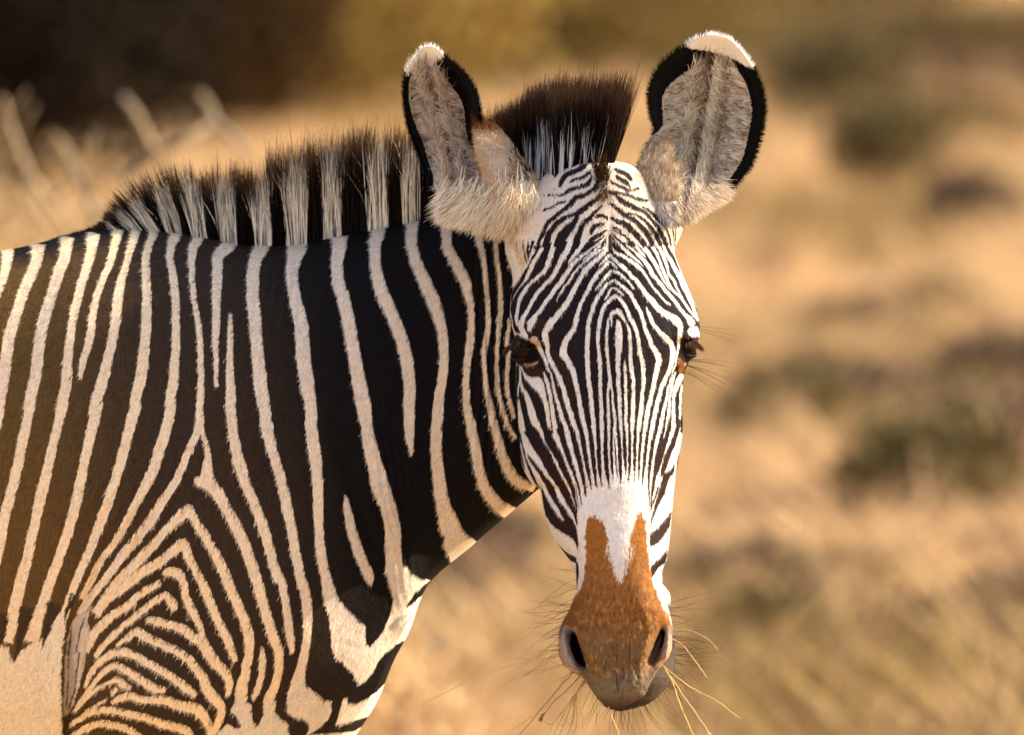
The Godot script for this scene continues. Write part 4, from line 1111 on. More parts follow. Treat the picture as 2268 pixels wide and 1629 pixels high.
func lobe_color(X: float, Y: float) -> Color:
	var n := fine.get_noise_2d(X * 3.0, Y * 3.0)
	var c := lin(226, 204, 176).lerp(lin(214, 176, 130), clampf(n + 0.3, 0, 1) * 0.6)
	c = c.lerp(lin(112, 66, 26), smoothstep(312.0, 284.0, Y + n * 8.0))
	var dk := fine.get_noise_2d(X * 5.0 + 90.0, Y * 5.0)
	if absf(X - 1164.0) < 36.0 and Y > 330.0 and Y < 402.0 and dk > -0.12 + absf(X - 1164.0) / 110.0: c = lin(44, 32, 24)
	return c

# ---------------------------------------------------------------- mane

const MANE_BASE := [120, 538, 180, 522, 234, 514, 278, 509, 381, 515, 440, 526, 498, 538, 586, 548, 620, 550, 710, 532, 801, 515, 883, 500, 962, 478, 1026, 466, 1100, 440, 1180, 404, 1230, 388, 1290, 386, 1345, 390, 1392, 378]
const MANE_TOP := [180, 516, 215, 496, 250, 470, 290, 432, 340, 398, 380, 376, 440, 358, 520, 348, 592, 346, 598, 305, 640, 296, 690, 278, 760, 268, 830, 258, 900, 262, 960, 258, 1030, 250, 1090, 232, 1130, 212, 1160, 186, 1200, 166, 1250, 156, 1320, 154, 1392, 152, 1405, 168]
const TUFTS := [262, 13, 303, 14, 341, 16, 390, 17, 441, 18, 507, 20, 583, 19, 657, 23, 737, 22, 838, 22, 912, 20, 985, 18]

func make_mane(parent: Node) -> void:
	var h := Hair.new()
	for k in 34000:
		var X := rng.randf_range(120, 1352)
		if rng.randf() < 0.25: X = rng.randf_range(1080, 1352)
		var depth := rng.randf()      # 0 far side, 1 near side
		var crest := X > 1085.0
		var y0 := curve(MANE_BASE, X)
		var lean := curve([120, -2.4, 180, -1.7, 230, -1.2, 280, -.9, 330, -.6, 400, -.25, 480, -.1, 600, -.02, 900, 0, 1090, .0, 1200, .04, 1290, .10, 1352, .20], X)
		var tipx := X + lean * 90.0
		var y1 := curve(MANE_TOP, tipx if tipx < 1392 else 1392.0)
		var clump := fine.get_noise_2d(X * 2.2, depth * 40.0)
		var length := (y0 - y1) * UNIT * (0.80 + 0.20 * clump + 0.10 * fine.get_noise_2d(X * 9.0, depth * 9.0) + rng.randf_range(-.10, .10)) * sqrt(1.0 + lean * lean * 0.8)
		if X < 440.0: length = curve([120, 6, 185, 11, 215, 17, 240, 28, 270, 50, 300, 80, 340, 118, 380, 142, 440, 168], X) * UNIT * (0.9 + 0.25 * clump + rng.randf_range(-.15, .12))
		if length < 0.004: length = 0.004
		var z := curve(CENTZ, 0.0)
		var zc := curve([180, -.026, 400, -.015, 560, .008, 650, .028, 740, .045, 830, .062, 910, .075, 1026, .09, 1150, .12, 1250, .17, 1345, .215, 1392, .20], X)
		z = zc + (depth - 0.5) * (0.034 if not crest else 0.05)
		if crest and X > 1190.0 and depth > 0.5: z = lerpf(z, 0.266, smoothstep(1190.0, 1230.0, X) * (depth - 0.5) * 2.0)
		var yb := y0 + rng.randf_range(-4, 8) + (depth - 0.5) * 10.0
		# colour: pale tufts carry on the stripes of the neck
		var pale := false
		for q in range(0, TUFTS.size(), 2):
			if absf(X + clump * 5.0 - float(TUFTS[q])) < float(TUFTS[q + 1]) and depth > 0.3: pale = true
		var c0 := lin(17, 13, 12) * rng.randf_range(0.6, 1.5)
		var c1 := c0
		var c2 := lin(100, 74, 48) * rng.randf_range(0.4, 1.4)
		var turn := rng.randf_range(0.68, 0.92)
		if pale:
			c0 = lin(246, 238, 218) * rng.randf_range(0.75, 1.08)
			c1 = c0
			c2 = c0.lerp(lin(120, 80, 48), 0.75)
			length *= rng.randf_range(0.66, 0.95) * (1.0 if X > 400.0 else 0.8)
			turn = 0.82
			if rng.randf() < 0.2:
				c0 = lin(26, 20, 17)
				c1 = c0
		elif crest:
			c2 = lin(76, 52, 34) * rng.randf_range(0.3, 1.5)
			turn = rng.randf_range(0.66, 0.92)
			var wt := fposmod((X - 1168.0 + 9.0 * sin(X * 0.06)) / 31.0 + clump * 0.5 + rng.randf_range(-.12, .12), 1.0)
			if X > 1165.0 and X < 1325.0 and depth > 0.62 and wt < 0.34:
				c0 = lin(216, 220, 224) * rng.randf_range(0.7, 1.05)
				c1 = c0
				c2 = c0 * 0.55
				length *= rng.randf_range(0.30, 0.66)
				if rng.randf() < 0.3:
					c0 = lin(20, 16, 14)
					c1 = c0
				yb = y0 - 2.0
				z += 0.006
				turn = 0.7
			elif X > 1325.0:
				c0 = lin(34, 25, 18)
				c1 = lin(38, 26, 19)
		if rng.randf() < 0.03: length *= rng.randf_range(1.05, 1.2)
		var dir := Vector3(lean * (1.15 if X < 420.0 else 0.8) + clump * 0.13 + fine.get_noise_2d(X * 7.0, 77.0) * 0.10 + rng.randf_range(-.07, .07), 1.0, (depth - 0.5) * 0.22 + rng.randf_range(-.05, .05)).normalized()
		var bend := Vector3(rng.randf_range(-.06, .06) + lean * 0.12, 0, rng.randf_range(-.04, .04))
		if pale and rng.randf() < 0.05: bend.x += rng.randf_range(-.45, .45)
		h.blade(at(X, yb, z), dir, bend, length, 0.00085, 4, Vector3(rng.randf_range(-1, 1), 0, rng.randf_range(-.7, .7)), c0, c1, c2, turn)
	# forelock running down the forehead
	for k in 1500:
		var t := pow(rng.randf(), 0.9)
		var Y := lerpf(372, 545, t)
		var X := lerpf(1330, 1352, t) + rng.randf_range(-1, 1) * lerpf(20, 2.0, pow(t, 0.45))
		var c := lin(24, 17, 13).lerp(lin(112, 80, 48), clampf(pow(rng.randf(), 2.5) + 0.35 * t, 0, 1))
		h.blade(at(X, Y, curve(ZFK, Y) - 0.003), Vector3(rng.randf_range(-.3, .3), lerpf(0.9, -0.9, smoothstep(0.0, 0.5, t)) + rng.randf_range(-.3, .3), lerpf(.5, .16, t)).normalized(), Vector3.ZERO, lerpf(.022, .007, t) * rng.randf_range(.6, 1.2), .0007, 3, Vector3(1, rng.randf_range(-.5, .5), rng.randf_range(-.5, .5)), c, c, c * 1.2, 0.6)
	hairs("mane", h, hair_mat, parent)

# ---------------------------------------------------------------- eyes, lashes, whiskers

func make_eye(side: int, parent: Node) -> void:
	var X := 1171.0 if side < 0 else 1517.0
	var s := SphereMesh.new()
	s.radius = 0.0185 if side < 0 else 0.0152
	s.height = s.radius * 2.0
	s.radial_segments = 48
	s.rings = 24
	var eye := add_mesh("eye", s, eye_mat, parent)
	eye.position = at(X, 774.0 if side < 0 else 770.0, .0) 
	var z := head_point(X, 772.0).z
	eye.position = at(X, 774.0, z - 0.0125) if side < 0 else at(X - 5.0, 770.0, z - 0.0125)
	# lids: two caps just outside the ball that leave an almond open
	var yaw := -0.55 if side < 0 else 0.75
	var lm := ArrayMesh.new()
	for up in [true, false]:
		var lp := PackedVector3Array()
		var lc := PackedColorArray()
		for i in 34:
			var az := lerpf(-1.75, 1.75, i / 33.0)
			var open := maxf(cos(az * 0.98), 0.0)
			var edge := (0.34 * open if up else -0.46 * open) - 0.10 * az * side
			for j in 14:
				var el := lerpf(edge, 1.5 if up else -1.5, j / 13.0)
				var rr: float = s.radius * (1.07 + 0.10 * sin(minf(j / 4.0, 1.0) * PI) )
				lp.append(Vector3(sin(az + yaw) * cos(el), sin(el), cos(az + yaw) * cos(el)) * rr)
				lc.append(lin(26, 18, 14).lerp(lin(70, 48, 32), clampf((j - 4.0) / 9.0, 0, 1)))
		grid_surface(lm, lp, PackedVector2Array(), lc, 34, 14, false, vert_mat)
	add_mesh("eyelid", lm, null, eye)
	var h := Hair.new()
	for k in 300:
		var t := rng.randf()
		var x0: float
		var y0: float
		var dir: Vector3
		if side < 0:
			x0 = lerpf(1137, 1174, t)
			y0 = curve([1137, 746, 1155, 743, 1174, 750], x0)
			dir = Vector3(lerpf(-.25, .1, t) + rng.randf_range(-.15, .15), -.75, .65)
		else:
			x0 = lerpf(1508, 1538, t)
			y0 = curve([1508, 750, 1525, 744, 1538, 750], x0)
			dir = Vector3(lerpf(.1, .75, t) + rng.randf_range(-.15, .15), -.75, .45)
		var az2 := lerpf(-1.2, 0.7, t) if side < 0 else lerpf(-0.6, 0.75, t)
		var el2 := 0.34 * cos(az2) - 0.10 * az2 * side + 0.12
		var p := Vector3(sin(az2 + yaw) * cos(el2), sin(el2), cos(az2 + yaw) * cos(el2)) * s.radius * 1.14
		dir = Vector3(sin(az2 + yaw) * 0.6 + rng.randf_range(-.3, .3), -0.8 + rng.randf_range(-.3, .3), cos(az2 + yaw) + 0.25)
		var c := lin(26, 18, 14) if rng.randf() < 0.7 else lin(120, 84, 52)
		h.blade(p, dir.normalized(), Vector3(0, -.1, 0), rng.randf_range(.006, .013), .0006, 3, Vector3(1, 0, rng.randf_range(-.5, .5)), c, c, c, .5)
	hairs("eyelashes", h, hair_mat, eye)

func make_whiskers(parent: Node) -> void:
	var h := Hair.new()
	for k in 190:
		var t := rng.randf()
		var a: Vector2
		var dir: Vector2
		var len := rng.randf_range(.02, .055)
		var q := rng.randf()
		if q < 0.36:     # right side of the chin and lips
			a = Vector2(lerpf(1484, 1478, t), lerpf(1330, 1520, t))
			if rng.randf() < 0.5: a = Vector2(lerpf(1492, 1470, t), lerpf(1400, 1530, t))
			dir = Vector2(1.0, lerpf(-.25, .75, t) + rng.randf_range(-.3, .3))
		elif q < 0.68:   # under the lips
			a = Vector2(lerpf(1290, 1470, t), curve([1290, 1498, 1340, 1562, 1375, 1572, 1440, 1556, 1470, 1528], lerpf(1290, 1470, t)))
			dir = Vector2(lerpf(-.8, .8, t) + rng.randf_range(-.3, .3), 1.0)
			len *= 0.85
		else:            # left side
			a = Vector2(curve([1260, 1276, 1310, 1280, 1380, 1248, 1450, 1240, 1490, 1268], lerpf(1260, 1490, t)), lerpf(1260, 1490, t))
			dir = Vector2(-1.0, lerpf(-.2, .6, t) + rng.randf_range(-.5, .5))
			len *= 1.1
		dir = dir.normalized()
		var z := .395 if q >= 0.36 else .36
		var p0 := at(a.x, a.y, z)
		var d3 := Vector3(dir.x, -dir.y, rng.randf_range(.0, .5)).normalized()
		var sag := Vector3(rng.randf_range(-.5, .5), rng.randf_range(-.7, .4), 0)
		var pts := PackedVector3Array()
		for s in 7: pts.append(p0 + d3 * (len * s / 6.0) + sag * len * pow(s / 6.0, 2) * 0.7)
		var c := lin(58, 42, 32) if rng.randf() < 0.8 else lin(170, 140, 100)
		h.path(pts, .00042, .00012, Vector3(0, .3, 1), c, c * 1.3)
	# long hairs by the right eye and the brow
	for k in 16:
		var pts := PackedVector3Array()
		var p0 := at(1520.0 + rng.randf_range(-4, 8), [728.0, 800.0, 812.0, 822.0][k % 4] + rng.randf_range(-4, 4), .30)
		var len := rng.randf_range(.03, .062)
		var dr := Vector3(1, [-.04, .05, -.3, -.55][k % 4] + rng.randf_range(-.12, .12), rng.randf_range(-.2, .3)).normalized()
		for s in 8: pts.append(p0 + dr * (len * s / 7.0) + Vector3(0, -.12 * len * pow(s / 7.0, 2), 0))
		h.path(pts, .00042, .00014, Vector3(0, .3, 1), lin(44, 32, 28), lin(60, 48, 40))
	hairs("whiskers", h, hair_mat, parent)

# ---------------------------------------------------------------- straws in the mouth

func straw(called: String, label: String, pts: Array, w: float, c: Color, spike: float, group := "") -> void:
	# pts: X, Y on the drawing grid, z
	var c3 := Curve3D.new()
	var n := pts.size() / 3
	for k in n:
		var a := at(pts[k * 3], pts[k * 3 + 1], pts[k * 3 + 2])
		var b := at(pts[mini(k + 1, n - 1) * 3], pts[mini(k + 1, n - 1) * 3 + 1], pts[mini(k + 1, n - 1) * 3 + 2])
		var z := at(pts[maxi(k - 1, 0) * 3], pts[maxi(k - 1, 0) * 3 + 1], pts[maxi(k - 1, 0) * 3 + 2])
		var t := (b - z) * 0.17
		c3.add_point(a, -t, t)
	var root := thing(called, label, "straw", c3.get_point_position(0), group)
	var o := root.position
	var q := PackedVector3Array()
	for k in 22: q.append(c3.sample_baked(c3.get_baked_length() * k / 21.0, true) - o + Vector3(rng.randf_range(-1, 1), rng.randf_range(-1, 1), 0) * w * 0.35)
	var h := Hair.new()
	h.path(q, w, w * 0.55, Vector3(0, 0, 1), c, c * 1.15)
	add_mesh("stalk", h.mesh(), straw_mat, root)
	if spike > 0.0:
		h = Hair.new()
		for k in 46:
			var t := 1.0 - spike * rng.randf()
			var p := c3.sample_baked(c3.get_baked_length() * t, true) - o
			var d := (q[21] - q[19]).normalized()
			h.blade(p, (d + Vector3(rng.randf_range(-.35, .35), rng.randf_range(-.35, .35), rng.randf_range(-.35, .35))).normalized(), Vector3.ZERO, rng.randf_range(.004, .009), w * 1.1, 2, Vector3(rng.randf_range(-1, 1), rng.randf_range(-1, 1), .5), c, c * 1.1, c * 1.2, .5)
		add_mesh("seed_head", h.mesh(), straw_mat, root)

# ---------------------------------------------------------------- plants of the plain

func bush(called: String, label: String, where: Vector3, r: float, hgt: float, c0: Color, c1: Color, leaves: int, leaf: float, group := "") -> Node3D:
	var root := thing(called, label, "bush" if called != "dark_thicket" else "thicket", where, group)
	var h := Hair.new()
	for k in 14:
		var a := rng.randf() * TAU
		var pts := PackedVector3Array()
		var out := Vector3(cos(a), 0, sin(a)) * r * rng.randf_range(.3, .9)
		for s in 5:
			var t := s / 4.0
			pts.append(out * t * t + Vector3(0, hgt * .85 * t, 0) + Vector3(rng.randf_range(-1, 1), 0, rng.randf_range(-1, 1)) * r * .04)
		h.path(pts, maxf(.012, hgt * .02), .004, Vector3(0.3, 0, 1), c0 * .8, c1 * .9)
	add_mesh("stems", h.mesh(), straw_mat, root)
	h = Hair.new()
	for k in leaves:
		var v := Vector3(rng.randfn(), rng.randfn(), rng.randfn()).normalized() * pow(rng.randf(), .45)
		var lump := 0.8 + 0.35 * fine.get_noise_3d(v.x * 40.0 + where.x * 9.0, v.y * 40.0, v.z * 40.0 + where.z)
		var p := Vector3(v.x * r * lump, hgt * (0.52 + 0.5 * v.y * lump), v.z * r * lump)
		if p.y < 0.02: p.y = rng.randf() * 0.1
		var d := Vector3(rng.randf_range(-1, 1), rng.randf_range(-.2, 1), rng.randf_range(-1, 1)).normalized()
		var c := c0.lerp(c1, rng.randf())
		h.blade(p, d, Vector3.ZERO, leaf * rng.randf_range(.7, 1.6), leaf * .55, 1, Vector3(rng.randf_range(-1, 1), rng.randf_range(-1, 1), rng.randf_range(-1, 1)), c, c, c, .5)
	add_mesh("foliage", h.mesh(), leaf_mat, root)
	return root

func copy_bush(src: Node3D, where: Vector3, turn: float, size: float, label: String, group: String) -> void:
	var o: Node3D = src.duplicate()
	o.name = src.name
	add_child(o, true)
	o.position = where
	o.rotation.y = turn
	o.scale = Vector3.ONE * size
	tag(o, label, "bush", group)

func tuft_mesh(c0: Color, c1: Color) -> ArrayMesh:
	var h := Hair.new()
	for k in 46:
		var a := rng.randf() * TAU
		var rr := 0.13 * sqrt(rng.randf())
		var out := Vector3(cos(a), 0, sin(a))
		var c := c0.lerp(c1, rng.randf())
		h.blade(out * rr, (out * rng.randf_range(.1, .7) + Vector3(0, 1, 0)).normalized(), out * .35 - Vector3(0, .2, 0), rng.randf_range(.18, .42), .009, 2, Vector3(rng.randf_range(-1, 1), 0, rng.randf_range(-1, 1)), c * .8, c, c, .5)
	return h.mesh()

func scatter(called: String, m: ArrayMesh, count: int, d0: float, d1: float, pick: Callable) -> void:
	var mm := MultiMesh.new()
	mm.transform_format = MultiMesh.TRANSFORM_3D
	mm.use_colors = true
	mm.mesh = m
	var tr := []
	var cs := []
	var tries := 0
	while tr.size() < count and tries < count * 8:
		tries += 1
		var d := lerpf(d0, d1, pow(rng.randf(), 1.5))
		var x := rng.randf_range(-1, 1) * (0.15 * d + 2.0)
		var p := Vector3(x, 0, EYE.z - d)
		var keep: float = pick.call(p)
		if rng.randf() > keep: continue
		var s := rng.randf_range(.6, 1.3)
		tr.append(Transform3D(Basis(Vector3.UP, rng.randf() * TAU).scaled(Vector3(s, s * rng.randf_range(.7, 1.2), s)), p))
		var g := fine.get_noise_2d(p.x * 14.0, p.z * 8.0) * .5 + .5
		var k := rng.randf_range(.75, 1.2)
		cs.append(Color(k * lerpf(.8, 1.1, g), k * lerpf(.82, 1.0, g), k * lerpf(.78, 1.0, g)))
	mm.instance_count = tr.size()
	for k in tr.size():
		mm.set_instance_transform(k, tr[k])
		mm.set_instance_color(k, cs[k])
	var o := MultiMeshInstance3D.new()
	o.name = called
	o.multimesh = mm
	o.material_override = leaf_mat
	add_child(o, true)
	o.set_meta("kind", "stuff")
	o.set_meta("label", "dry straw-coloured grass covering the plain behind the zebra" if called == "dry_grass" else "duller green and grey-brown grass in patches on the plain")
	o.set_meta("category", "grass")

# ---------------------------------------------------------------- materials

var fur_mat := StandardMaterial3D.new()
var hair_mat := StandardMaterial3D.new()
var eye_mat := StandardMaterial3D.new()
var straw_mat := StandardMaterial3D.new()
var leaf_mat := StandardMaterial3D.new()
var vert_mat := StandardMaterial3D.new()
var coat_hair_mat := StandardMaterial3D.new()

var grain: NoiseTexture2D

func coat_material(tex_img: Image) -> StandardMaterial3D:
	var m := StandardMaterial3D.new()
	m.albedo_texture = ImageTexture.create_from_image(tex_img)
	m.roughness = 0.7
	m.metallic_specular = 0.14
	m.heightmap_enabled = true
	m.heightmap_texture = grain
	m.heightmap_scale = 0.05
	return m

func materials() -> void:
	var gn := FastNoiseLite.new()
	gn.seed = 4
	gn.frequency = 0.16
	gn.fractal_octaves = 2
	grain = NoiseTexture2D.new()
	grain.width = 2048
	grain.height = 2048
	grain.noise = gn
	for m in [fur_mat, hair_mat, straw_mat, leaf_mat, vert_mat, coat_hair_mat]:
		m.vertex_color_use_as_albedo = true
		m.roughness = 0.75
		m.metallic_specular = 0.3
	fur_mat.backlight_enabled = true
	fur_mat.backlight = Color(0.55, 0.5, 0.45)
	coat_hair_mat.roughness = 0.6
	coat_hair_mat.metallic_specular = 0.2
	hair_mat.metallic_specular = 0.22
	hair_mat.roughness = 0.5
	hair_mat.backlight_enabled = true
	hair_mat.backlight = Color(0.35, 0.35, 0.35)
	leaf_mat.backlight_enabled = true
	leaf_mat.backlight = Color(0.4, 0.4, 0.4)
	leaf_mat.roughness = 0.9
	straw_mat.roughness = 0.6
	eye_mat.albedo_color = col(26, 14, 8)
	eye_mat.roughness = 0.09
	eye_mat.metallic_specular = 0.22

func ground_noise(freq: float, seed_: int, cols: Array, offs: Array) -> NoiseTexture2D:
	var n := FastNoiseLite.new()
	n.seed = seed_
	n.frequency = freq
	n.fractal_octaves = 5
	var t := NoiseTexture2D.new()
	t.width = 1024
	t.height = 1024
	t.seamless = true
	t.noise = n
	var g := Gradient.new()
	g.offsets = PackedFloat32Array(offs)
	g.colors = PackedColorArray(cols)
	t.color_ramp = g
	return t

func _ready() -> void:
	rng.seed = 20240
	fine.seed = 7
	fine.frequency = 0.03
	fine.fractal_octaves = 3
	fwd = (AIM - EYE).normalized()
	upv = Vector3(1, 0, 0).cross(fwd).normalized()
	far_d = EYE.distance_to(AIM)
	# camera: a long lens, wide open
	var cam := Camera3D.new()
	cam.name = "camera"
	add_child(cam)
	cam.look_at_from_position(EYE, AIM)
	cam.near = 0.5
	cam.far = 3000
	var lens := CameraAttributesPhysical.new()
	lens.frustum_focal_length = 12.0 / (814.5 * UNIT / far_d)
	lens.frustum_focus_distance = far_d - 0.30
	lens.exposure_aperture = 6.3
	lens.frustum_near = 0.5
	lens.frustum_far = 3000
	cam.attributes = lens
	cam.fov = rad_to_deg(2.0 * atan(814.5 * UNIT / far_d))
	cam.current = true
	# sky
	var env := Environment.new()
	env.background_mode = Environment.BG_SKY
	var sky := Sky.new()
	var sm := ProceduralSkyMaterial.new()
	sm.sky_top_color = Color(0.47, 0.53, 0.66)
	sm.sky_horizon_color = Color(0.82, 0.78, 0.70)
	sm.sky_curve = 0.18
	sm.ground_horizon_color = Color(0.55, 0.45, 0.32)
	sm.ground_bottom_color = Color(0.42, 0.34, 0.22)
	sm.sun_angle_max = 30
	sky.sky_material = sm
	env.sky = sky
	env.background_energy_multiplier = 1.05
	env.tonemap_mode = Environment.TONE_MAPPER_LINEAR
	env.tonemap_exposure = 3.0
	env.sdfgi_enabled = true
	env.ssao_enabled = true
	env.ssil_enabled = true
	var we := WorldEnvironment.new()
	we.name = "world"
	we.environment = env
	add_child(we)
	# sun: from the right, rather low, a little behind the camera
	var sun := DirectionalLight3D.new()
	sun.name = "sun"
	add_child(sun)
	sun.look_at_from_position(Vector3(0.84, 0.48, -0.20) * 10.0, Vector3.ZERO)
	sun.light_color = Color(1.0, 0.93, 0.82)
	sun.light_energy = 1.5
	sun.light_angular_distance = 0.5
	sun.shadow_enabled = true
	materials()
	plain()
	zebra()
	straws()

func zebra() -> void:
	head_sections()
	body_sections()
	paint_head()
	var head_tex := img
	paint_body()
	var body_tex := img
	var z := thing("zebra", "zebra with narrow stripes standing side on, head turned to face the camera", "zebra", Vector3.ZERO)
	var am := ArrayMesh.new()
	body_surface(am, coat_material(body_tex))
	head_surface(am, coat_material(head_tex))
	chin_surface(am, vert_mat)
	barrel_surface(am, vert_mat)
	for f in [[.13, 300.0], [-.17, 480.0]]:
		limb(am, vert_mat, [[f[1] + 20, .905, f[0] * .75, .05, .10], [f[1] + 10, .80, f[0] * .9, .085, .125], [f[1], .63, f[0], .07, .09], [f[1] + 10, .50, f[0], .06, .075], [f[1] + 10, .42, f[0], .045, .05], [f[1] + 5, .36, f[0], .042, .046], [f[1] + 5, .27, f[0], .028, .032], [f[1] + 10, .14, f[0], .034, .038], [f[1] + 30, .07, f[0], .036, .046], [f[1] + 40, .0, f[0], .05, .062]])
	for f in [[.15, -1880.0], [-.17, -1700.0]]:
		limb(am, vert_mat, [[f[1], .95, f[0], .10, .22], [f[1] + 60, .72, f[0], .09, .15], [f[1] + 20, .56, f[0], .05, .08], [f[1] - 60, .46, f[0], .042, .055], [f[1] - 50, .32, f[0], .03, .036], [f[1] - 40, .15, f[0], .035, .04], [f[1] - 10, .07, f[0], .036, .046], [f[1], .0, f[0], .05, .062]])
	add_mesh("body", am, null, z)
	make_fur(z, head_tex, body_tex)
	make_mane(z)
	make_ear(-1, z)
	make_ear(1, z)
	make_eye(-1, z)
	make_eye(1, z)
	make_whiskers(z)
	var h := Hair.new()
	var pts := PackedVector3Array()
	for k in 9: pts.append(at(-2190.0 - 30.0 * sin(k / 8.0 * PI), 780.0 + k * 120.0, -.03))
	h.path(pts, .05, .02, Vector3(0, 0, 1), lin(200, 184, 160), lin(40, 32, 26))
	for k in 500: h.blade(pts[6 + rng.randi() % 3], Vector3(rng.randf_range(-.25, .25), -1, rng.randf_range(-.25, .25)).normalized(), Vector3.ZERO, rng.randf_range(.15, .3), .003, 3, Vector3(rng.randf_range(-1, 1), 0, 1), lin(40, 32, 26), lin(40, 32, 26), lin(60, 46, 36), .5)
	add_mesh("tail", h.mesh(), hair_mat, z)

func straws() -> void:
	var c := lin(206, 168, 104)
	var d := lin(150, 112, 64)
	straw("straw", "longest pale straw with a bristly head, lying far out to the left below the muzzle", [1282, 1490, .40, 1200, 1462, .42, 1140, 1472, .43, 1050, 1505, .44, 985, 1537, .45, 930, 1563, .45], .0015, c, 0.0)
	straw("straw", "thin straw falling from the left corner of the mouth to the bottom edge", [1290, 1496, .40, 1230, 1550, .41, 1160, 1600, .42, 1090, 1645, .43], .0012, c, 0.1)
	straw("straw", "brown straw slanting steeply down left from under the left nostril", [1276, 1484, .40, 1246, 1516, .41, 1215, 1552, .42, 1150, 1630, .43], .0014, d, 0.0)
	straw("straw", "straw with a hooked end reaching down left of the lips", [1288, 1494, .40, 1255, 1530, .42, 1225, 1558, .42, 1200, 1590, .43], .0013, d, 0.12)
	var g := "straws bunched in the left corner of the mouth"
	var nth := ["leftmost straw", "second straw from the left", "third straw from the left", "fourth straw from the left", "middle straw", "fourth straw from the right", "third straw from the right", "second straw from the right", "rightmost straw"]
	for k in 9:
		var x1 := 1196.0 + k * 9.0 + rng.randf_range(-5, 5)
		var y1 := 1655.0 if k % 3 else 1590.0
		straw("straw", nth[k] + " of the dry bunch under the left corner of the mouth", [1296.0 - k * 1.5 + 8.0, 1498.0 + k * 1.5, .395, 1268.0 + k * 1.2, 1545.0, .41, x1 + 22.0, 1605.0, .42, x1, y1, .43], rng.randf_range(.0009, .0015), c.lerp(d, rng.randf()), 0.0, g)
	straw("straw", "golden straw dropping from the right corner of the mouth to the bottom edge", [1470, 1478, .40, 1489, 1510, .41, 1508, 1565, .42, 1540, 1640, .43], .0016, lin(214, 166, 90), 0.0)
	straw("straw", "straw arching from the right corner of the mouth low to the right", [1466, 1472, .40, 1500, 1502, .42, 1545, 1532, .42, 1592, 1556, .43, 1638, 1592, .43], .0012, c, 0.0)
	straw("straw", "straw between the two others that hang right of the chin", [1486, 1498, .40, 1512, 1540, .42, 1548, 1590, .42, 1580, 1640, .43], .0012, c, 0.15)
	straw("straw", "wavy straw high on the right, beside the right nostril", [1488, 1415, .39, 1512, 1430, .41, 1538, 1462, .42, 1566, 1502, .42], .0012, c, 0.0)
	straw("straw", "fine bent straw curving away right of the muzzle, above the wavy one", [1494, 1395, .38, 1530, 1398, .40, 1568, 1416, .41, 1590, 1440, .42], .0008, c, 0.0)
	straw("straw", "short straw hanging straight down from the middle of the lower lip", [1348, 1566, .40, 1356, 1590, .41, 1366, 1612, .41, 1374, 1640, .41], .0012, lin(220, 182, 110), 0.0)

